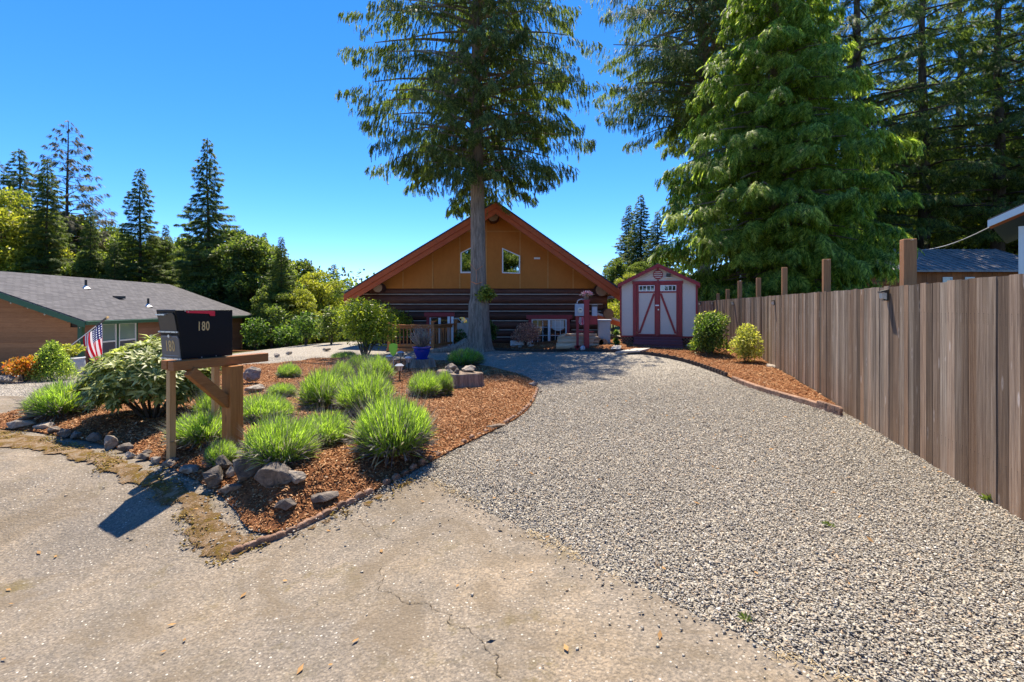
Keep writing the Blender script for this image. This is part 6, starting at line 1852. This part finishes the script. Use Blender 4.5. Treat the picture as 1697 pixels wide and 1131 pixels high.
# dwarf spruce, cone shaped
g = G(66, 632, .02); g.y += .3; g.z = h(g.x, g.y)
t = thing('dwarf_spruce', g, 'small bright green cone shaped spruce beside the boulders', 'shrub')
bl = [(np.array([.12 * math.cos(i * 2.4) * (1 - i / 22), .12 * math.sin(i * 2.4) * (1 - i / 22), .1 + .82 * (i / 22) ** 1.05]), .36 * (1 - i / 22) ** .75 + .05) for i in range(22)]
link('foliage', leafy(bl, 5200, .05, quad_t(.4), 'brightcedar', 'foliage', inner=.6), t); MB().tube([(0, 0, -.05), (0, 0, .8)], .03, 6).build('stem', M['darkbark'], t, local=True)
g = G(103, 622, .02); g.y += .3; g.z = h(g.x, g.y)
t = thing('planter', g, 'blue grey round planter beside the meter box of the bungalow', 'planter')
MB().lathe([(.2, 0), (.3, .12), (.36, .35), (.33, .52), (.36, .56), (.33, .58), (.3, .5)], n=18).build('bowl', M['boxgrey'], t, smooth=True, local=True)
MB().lathe([(.001, 0), (.32, 0)], (0, 0, .5), 14).build('potting_soil', M['soil'], t, local=True)
p = thing('potted_shrub', (g.x, g.y, g.z + .5), 'yellow green leafy shrub growing in the blue grey planter', 'shrub')
link('foliage', leafy(blobs((-.05, 0, .28), (.42, .3, .16), 14, .17, 9), 2100, .09, quad_t(.6), 'yellow', 'foliage'), p); MB().tube([(0, 0, -.02), (.05, 0, .25)], .02, 5).build('stem', M['darkbark'], p, local=True)

# shrubs near the house
shrub('laurel_bush', 596, 597, 122, 100, 'large rounded laurel bush with glossy yellow green leaves left of the deck', .09, 300, 'laurel', 40, base=G(596, 593), stems=14, low=.12, rfac=.3)
shrub('laurel_bush', 655, 585, 62, 66, 'smaller laurel bush behind the railing beside the large laurel', .1, 170, 'laurel', 14, base=Vector((P(655, 0, 20.4).x, 20.4, h(-4.6, 20.4))), stems=6, low=.2)
shrub('pink_maple', 870, 576, 54, 40, 'rounded pink leaved dwarf maple behind the white block', .05, 420, 'maple', 20, quad_t(.6), base=Vector((P(871, 0, 19.3).x, 19.3, h(.5, 19.3) + .1)), stems=8, low=.12)
shrub('dark_shrub', 812, 580, 34, 48, 'dark green shrub right behind the big cedar trunk', .07, 260, 'shrub', 12, base=Vector((P(813, 0, 19.6).x, 19.6, h(-.9, 19.6) + .05)), low=.05)
shrub('dark_shrub', 762, 575, 28, 34, 'green shrub left of the big cedar trunk in front of the door', .06, 240, 'shrub', 9, base=Vector((P(764, 0, 20.2).x, 20.2, h(-2, 20.2))), low=.05)
shrub('green_shrub', 1180, 600, 72, 78, 'dark green leafy shrub by the fence next to the shed', .085, 250, 'shrub', 24, base=G(1186, 592, .08), low=.04, deep=.9, newl='golden', stems=10)
shrub('golden_shrub', 1241, 612, 56, 70, 'smaller golden variegated shrub in front of the fence corner', .07, 230, 'golden', 18, base=G(1243, 604, .08), low=.05, deep=.8, stems=9)
shrub('low_plant', 1034, 568, 10, 24, 'small green plant between the cabinet and the shed', .08, 200, 'shrub', 5, base=G(1022, 572, .1), low=.05)
shrub('yellow_bush', 1024, 530, 60, 60, 'sunlit yellow bush glimpsed below the right eave of the log house', .1, 150, 'yellow', 16, base=Vector((5.0, 25.0, .1)), low=.3)
rock(1277, 622, 26, 10, 'pale tan stone at the foot of the fence beside the golden shrub', None, 'pale_rock', base=G(1280, 612, .05))
# plant hanging on the cedar trunk with ribbon
p = P(806, 487, 18.45)
t = thing('trunk_plant', p, 'yellow green leafy plant sprouting from the notch on the cedar trunk', 'plant')
link('foliage', leafy(blobs((0, -.02, 0), (.24, .12, .24), 12, .13, 8), 2600, .11, leaf_t(.55), 'yellow', 'foliage'), t)
p = P(789, 440, 18.5)
mb = MB(); mb.tube([P(778, 436, 18.55), P(789, 449, 18.52), P(800, 441, 18.55)], .008, 5); mb.tube([P(781, 467, 18.56), P(789, 471, 18.54), P(799, 468, 18.56)], .016, 5); mb.tube([P(789, 449, 18.52), P(790, 468, 18.5)], .007, 5)
tag(mb.build('trunk_ribbon', M['orange'], None), 'faded orange ribbon tied round the cedar trunk below the gable windows', 'ribbon')

# ------------------------------------------------------------------ barn and house corner beyond the fence
def barn():
    Y0 = 30.0; x0, x1 = P(1385, 0, Y0).x, P(1720, 0, Y0).x
    t = thing('barn', (x0, Y0, .3), 'long dark red brown outbuilding with grey metal roof behind the fence', 'building')
    zt = P(0, 447, Y0).z
    n = 40
    for k in range(n):
        a = x0 + (x1 - x0) * k / n; b = x0 + (x1 - x0) * (k + 1) / n - .012
        mb = MB(); mb.b2(a, b, Y0 - random.uniform(0, .012), Y0 + .05, .2, zt); mb.build('wall_board', M['barnwall'], t)
    mb = MB(); mb.b2(x0 + .05, x1 - .05, Y0 + .06, Y0 + 7, .2, zt - .02); mb.build('wall_core', M['interior'], t)
    a = P(1352, 449, Y0 - .5); b = P(1490, 415, Y0 + 4); 
    mb = MB(); y0_, y1_, y2_ = Y0 - .5, Y0 + 3.8, Y0 + 8; zr_ = P(0, 413.5, y1_).z; ze_ = P(0, 448, y0_).z
    mb.prism([(x0 - .9, y0_, ze_), (x0 - .9, y1_, zr_), (x0 - .9, y2_, ze_), (x0 - .9, y2_, ze_ - .1), (x0 - .9, y1_, zr_ - .1), (x0 - .9, y0_, ze_ - .1)], (x1 - x0 + 2, 0, 0)); r_ = mb.build('roof', M['metalroof'], t)
    mb = MB(); nz = 34
    for k in range(nz):
        x = x0 - .85 + (x1 - x0 + 1.9) * k / (nz - 1); mb.bar((x, y0_ - .01, ze_ + .02), (x, y1_, zr_ + .02), .03, .05)
    link('roof_seams', mb.mesh('roof_seams', M['metalroof'], t.location), r_)
    mb = MB(); mb.b2(x0 - .3, P(1480, 0, Y0).x, Y0 - .12, Y0 - .06, P(0, 471, Y0).z, P(0, 468, Y0).z); mb.build('trim_strip', M['barnwall'], t)
    for px0, px1, py0, py1 in ((1412, 1427, 453.5, 466.5), (1562, 1578, 459.5, 472), (1599, 1615, 459.5, 472), (1636, 1652, 460, 472)):
        a, b = P(px0, py0, Y0 - .03), P(px1, py1, Y0 - .03); w_ = MB(); f_ = .07
        w_.b2(a.x, b.x, Y0 - .06, Y0 - .02, a.z - f_, a.z); w_.b2(a.x, b.x, Y0 - .06, Y0 - .02, b.z, b.z + f_); w_.b2(a.x, a.x + f_, Y0 - .058, Y0 - .02, b.z + f_, a.z - f_); w_.b2(b.x - f_, b.x, Y0 - .058, Y0 - .02, b.z + f_, a.z - f_)
        o = w_.build('window', M['white'], t); p_ = MB().b2(a.x + f_, b.x - f_, Y0 - .035, Y0 - .03, b.z + f_, a.z - f_); link('pane', p_.mesh('pane', M['glass'], t.location), o)
    a, b = P(1452, 455, Y0), P(1466, 467, Y0); MB().b2(a.x, b.x, Y0 - .04, Y0 - .015, b.z, a.z).build('dark_window', M['interior'], t)
barn()
def right_house():
    Y0 = 10.0; a = P(1688, 0, Y0)
    t = thing('green_house', (a.x, Y0, .1), 'corner of a pale green house with white eave at the right edge above the fence', 'house', None, R(-47))
    zt = P(0, 376, Y0).z - .1
    z = .1
    def bb(nm, mb, mt): mb.build(nm, M[mt], t, local=True)
    while z < zt - .1:
        mb = MB(); mb.prism([(.14, -.0, z), (.14, -.028, z), (.14, -.012, z + .176), (.14, 0, z + .176)], (3.0, 0, 0)); bb('siding_board', mb, 'greensiding'); z += .18
    bb('corner_board', MB().b2(0, .13, -.045, .05, 0, zt), 'white')
    bb('wall_core', MB().b2(.05, 3.1, .03, 4, 0, zt), 'greensiding')
    e = Vector((-.42, -.35, zt + .0)); r_ = e + Vector((3.2, 0, 1.5))
    mb = MB(); mb.prism([e, r_, r_ + Vector((0, 0, .17)), e + Vector((0, 0, .13))], (0, .04, 0)); bb('rake_board', mb, 'white')
    mb = MB(); mb.prism([e + Vector((0, .042, .10)), r_ + Vector((0, .042, .14)), r_ + Vector((0, .042, .2)), e + Vector((0, .042, .16))], (0, 5, 0)); bb('roof', mb, 'roofedge')
    mb = MB(); mb.prism([e + Vector((.02, .043, .0)), r_ + Vector((.02, .043, .0)), r_ + Vector((.02, .043, .08)), e + Vector((.02, .043, .08))], (0, .32, 0)); bb('soffit', mb, 'fascia')
right_house()
a, b = P(1528, 415, 31), P(1700, 346, 14)
pts = [a.lerp(b, k / 10) - Vector((0, 0, 1.0 * math.sin(math.pi * k / 10) * .25)) for k in range(11)]
tag(MB().tube(pts, .02, 5).build('power_line', M['boxgrey'], None), 'thin power line running from the tallest fence post to the house at the right edge', 'cable')

# ------------------------------------------------------------------ trees
def base_at(px, Y): x = P(px, 0, Y).x; return Vector((x, Y, h(x, Y)))
TS = spray_t(6, .42, .3, .075, .03)
TB = spray_t(7, .45, .38, .07, .03)
# big bright cedar behind the shed
b = base_at(1285, 23.0)
def Rb(q): return max(.3, 7.4 * (1 - q) ** .92 * (.92 + .12 * math.sin(q * 37)) * (.4 + 2.4 * q if q < .25 else 1))
tr = conifer(21, .8, Rb, 380, 38, .55, 'brightcedar', droop=.45, rise=.22, hang=.85, wide=.32, clus=8, ttrunk=.4, bark='bark', T=TB, ragged=.2, bare=.12)
plant_tree('cedar_tree', tr, b, 'huge dense bright green cedar behind the shed and fence')
# drooping cedar behind, upper left of the bright one
b = base_at(1165, 31)
def Rc(q): return 6.6 * (min(1, .75 + 1.2 * q) if q < .2 else 1 - max(0, q - .45) ** 1.3 * 1.3)
tr = conifer(27, 12.2, Rc, 200, 46, .38, 'cedar', clus=9, droop=.4, rise=.28, hang=1.25, wide=.34, ttrunk=.45, bark='bark', T=TS, ragged=.28, bare=.1)
plant_tree('cedar_tree', tr, b, 'tall drooping dark cedar rising behind the left side of the bright cedar')
# tall dark firs at the right
def Rd(q): return 5.6 * (.75 + 1.2 * q if q < .2 else 1 - max(0, q - .35) * .95) 
dk = [conifer(27, 5.0, Rd, 105, 34, .46, 'fir', droop=.3, rise=.12, hang=.6, wide=.36, ttrunk=.4, T=TS, ragged=.4, bare=.2, phase=k) for k in range(2)]
for i, (px, Y, rz, s_, lab) in enumerate([(1420, 39, 0, 1.35, 'tall dark conifer immediately right of the bright cedar'), (1530, 41, 1.2, 1.35, 'tall dark conifer with bare lower branches above the tallest fence post'), (1655, 39.5, 2.5, 1.3, 'dark conifer at the right edge above the green house'), (1590, 50, 4.2, 1.5, 'dark conifer farther back between the two tall ones at the right'), (1345, 42, 3.3, 1.2, 'dark conifer showing over the right shoulder of the bright cedar'), (1740, 40, .6, 1.3, 'dark conifer mostly beyond the right edge of the picture')]):
    plant_tree('fir_tree', dk[i % 2], base_at(px, Y), lab, 'tree', 'tall dark conifers beyond the fence', rz, (s_, s_, s_))
# bright broadleaf trees behind
dec = [broadleaf(11, 3.9, .17, 650, 'decid', 120, 11, br=.8), broadleaf(10, 3.3, .17, 650, 'decid', 110, 23, low=.12, br=.72), broadleaf(9, 3.1, .16, 680, 'yellow', 95, 31, br=.68)]
for i, (px, Y, s_, v_, lab) in enumerate([(1345, 46, 1.1, 0, 'sunlit broadleaf tree behind the right foot of the bright cedar'), (1440, 44, 1.25, 2, 'yellow green sunlit tree glimpsed between the conifers above the barn roof'), (1540, 48, 1.3, 1, 'sunlit broadleaf tree behind the middle of the barn'), (1620, 46, 1.4, 2, 'yellow green tree behind the right part of the barn'), (1700, 44, 1.3, 0, 'broadleaf tree behind the right end of the barn'), (1480, 56, 1.9, 0, 'tall broadleaf tree far behind the barn'), (1600, 58, 1.9, 1, 'tall broadleaf tree far behind the right part of the barn'), (1370, 58, 1.7, 1, 'tall broadleaf tree far behind the bright cedar'), (1700, 58, 1.9, 0, 'tall broadleaf tree far behind the green house')]):
    plant_tree('broadleaf_tree', dec[v_], base_at(px, Y), lab, 'tree', 'sunlit broadleaf trees behind the barn', i * 1.1, (s_, s_, s_))
# conifers far left and others
def Rs(q): return 4.9 * (1 - q) ** .9 * (.85 + .2 * math.sin(q * 31)) + .2
sp = [conifer(20, 1.2, Rs, 280, 74, .36, 'fir', droop=.15, rise=.0, hang=.45, wide=.33, ttrunk=.26, T=TS, ragged=.3, bare=.1, phase=k * 2) for k in range(2)]
def Ra(q): return 5.0 * (1 - q) ** .75 + .15
airy = conifer(20, 3, Ra, 150, 20, .5, 'greyfir', droop=.2, rise=.35, hang=.5, wide=.3, ttrunk=.26, T=TS, ragged=.25, bare=.35)
def place_con(meshes, px, top, Y, lab, wid=1.0, rz=0, name='fir_tree', H0=20, grp='conifers beyond the bungalow and log house'):
    g = base_at(px, Y); Ht = CAMZ + (HOR - top) / F * Y - g.z; s_ = Ht / H0
    return plant_tree(name, meshes, g, lab, 'tree', grp, rz, (s_ * wid, s_ * wid, s_))
place_con(sp[0], 344, 229, 38, 'tall dark fir standing alone against the sky above the right part of the bungalow roof', 1.0, 0)
place_con(sp[1], 232, 279, 38, 'dark fir between the tall lone fir and the airy grey one', 1.05, 1)
place_con(airy, 112, 200, 42, 'tall airy grey conifer with thin foliage at the left', 1.05, 2, 'airy_conifer')
place_con(sp[1], 78, 262, 36, 'dark green conifer in front of the airy grey one', .95, 3)
place_con(sp[0], 32, 246, 52, 'dark ragged conifer at the left edge of the picture', 1.25, 4)
place_con(airy, -8, 262, 54, 'grey conifer cut by the left edge of the picture', 1.2, 5, 'airy_conifer')
place_con(sp[0], 466, 392, 34, 'slender dark conifer among the broadleaf trees left of the log house', 1.1, 5)
place_con(sp[1], 438, 385, 62, 'thin conifer top showing above the broadleaf trees left of the log house', .9, 2)
place_con(sp[1], 553, 438, 70, 'small distant conifer just left of the log house eave', 1.5, 1)
place_con(sp[0], 576, 462, 95, 'little far conifer beside the left eave of the log house', 1.6, 2)
place_con(sp[0], 1062, 322, 60, 'distant grey green conifer between the log house roof and the shed', 1.25, 3)
place_con(sp[1], 1042, 340, 64, 'distant conifer directly left of the one above the shed', 1.2, 1)
place_con(sp[0], 1090, 350, 56, 'distant conifer above the right half of the shed roof', 1.3, 5)
place_con(sp[1], 1004, 438, 100, 'tiny far conifer above the right slope of the log house roof', 1.3, 5)
for i, (x, y, s_, v_) in enumerate([(-8, -22, 1.2, 0), (-1.5, -25, 1.35, 1), (5, -23, 1.2, 2)]):  # unseen trees behind the camera, added for the green reflection in the gable windows
    plant_tree('broadleaf_tree', dec[v_], Vector((x, y, h(x, y))), ['left', 'middle', 'right'][i] + ' one of three unseen trees added behind the camera, mirrored in the gable windows', 'tree', 'unseen trees added behind the camera', i * 1.3, (s_, s_, s_))
for a in [(sp[1], 150, 345, 36, 'slender young fir between the airy grey conifer and the dark middle fir', .8, 1.0), (sp[0], 275, 372, 40, 'small fir just right of the dark middle fir', .9, 2.2), (sp[1], 395, 402, 36, 'small fir right of the tall lone fir', .9, 3.1), (sp[0], 512, 440, 44, 'slim fir above the sunny tree left of the log house', .8, .7), (sp[0], 190, 400, 35, 'low dark fir near the middle of the bungalow roof line', 1.0, 5.2)]:
    place_con(a[0], a[1], a[2], a[3], a[4], a[5], a[6])
# broadleaf trees on the left slope
lt = [(8, 318, 36, 2, 'bright yellow green tree at the left edge above the bungalow roof'), (60, 372, 40, 0, 'green broadleaf tree behind the left part of the bungalow roof'), (115, 360, 44, 0, 'green tree below the airy grey conifer'), (165, 375, 46, 1, 'olive green tree left of the dark middle fir'), (205, 385, 42, 1, 'green tree at the foot of the dark middle fir'), (262, 400, 44, 0, 'green tree between the two dark firs'), (300, 395, 48, 1, 'broadleaf tree just left of the tall lone fir'), (385, 385, 44, 0, 'broadleaf tree right of the tall lone fir'), (425, 400, 50, 2, 'yellow green tree right of the bungalow roof ridge'), (415, 395, 38, 0, 'large green tree above the right end of the bungalow roof'), (490, 432, 44, 1, 'green tree above the gravel turn left of the log house'), (525, 452, 42, 2, 'sunny yellow green tree next to the left eave of the log house'), (540, 470, 50, 0, 'green tree behind the sunny one by the left eave'), (500, 480, 34, 2, 'low bright tree in front of the wood left of the log house'), (450, 475, 33, 0, 'leafy tree beside the porch of the bungalow'), (575, 488, 52, 1, 'far green tree just below the left eave of the log house'), (345, 440, 38, 1, 'green tree hiding the foot of the tall lone fir'), (150, 420, 37, 0, 'low green tree close behind the bungalow roof'), (1022, 428, 46, 1, 'pale green tree between the log house roof and the shed'), (1060, 436, 42, 0, 'green tree directly behind the shed roof'), (1045, 455, 36, 2, 'low yellow green tree behind the gap between house and shed')]
for i, (px, top, Y, v_, lab) in enumerate(lt):
    g = base_at(px, Y); Ht = CAMZ + (HOR - top) / F * Y - g.z; s_ = Ht / (11, 10, 9)[v_] * 1.03
    wd = max(.62, min(1.15, 6.5 / (s_ * 4.2))) if Ht > 9 else 1.0
    nw = random.uniform(.62, 1.0)
    plant_tree('broadleaf_tree', dec[v_], g, lab, 'tree', 'broadleaf trees left of and behind the houses', i * 1.7, (s_ * wd * nw, s_ * wd * random.uniform(.7, 1), s_))
# bushes on the left slope in front of the wood
for i, (px, py, Y, w_, h_, lab) in enumerate([(418, 566, 26, 44, 60, 'bright green bush beside the porch post of the bungalow'), (455, 578, 27, 40, 70, 'leafy bush between the bungalow porch and the gravel'), (500, 585, 24, 60, 60, 'rounded green bush at the far side of the gravel turn'), (545, 585, 23, 50, 70, 'leafy bush at the left edge of the large laurel'), (470, 590, 25, 50, 40, 'low spreading bush behind the far gravel edge')]):
    shrub('green_bush', px, py, w_, h_, lab, .13, 110, 'decid' if i % 2 else 'shrub', 16, quad_t(.6), base=base_at(px, Y) + Vector((0, 0, 0)), low=.05, seed=i + 50, rfac=.42)
for i, (px, py, w_, lab) in enumerate([(457, 592, 12, 'small grey stone at the far edge of the gravel turn, left one'), (478, 588, 14, 'small pale stone at the far edge of the gravel turn, right one'), (540, 582, 14, 'flat pale stone near the low yellow green lavender')]):
    rock(px, py, w_, 7, lab, None, 'pale_rock')
# far wood as one mass
pts = []
n = 80000
th = rng.uniform(-1.25, 1.25, n); dist = rng.uniform(66, 84, n)
x = np.sin(th) * dist * 1.3; y = np.cos(th) * dist
lim = np.where(x < 24, np.where(x < -22, 8.0, 3.6), 16.0) + 1.6 * np.sin(x * .31) + 1.2 * np.sin(x * .83 + 1)
z = H(x, y) + rng.random(n) ** .7 * (lim + 3)
V, Fc = instance(quad_t(.8), np.column_stack([x, y, z]), unit(n), np.tile([0, 0, 1.], (n, 1)) + unit(n) * .7, rng.uniform(.35, .8, n))
tag(link('far_woodland', mesh_np('far_woodland', V, Fc, M['decid'])), 'mass of distant green woodland closing the view behind the trees', 'woodland', None, 'stuff')
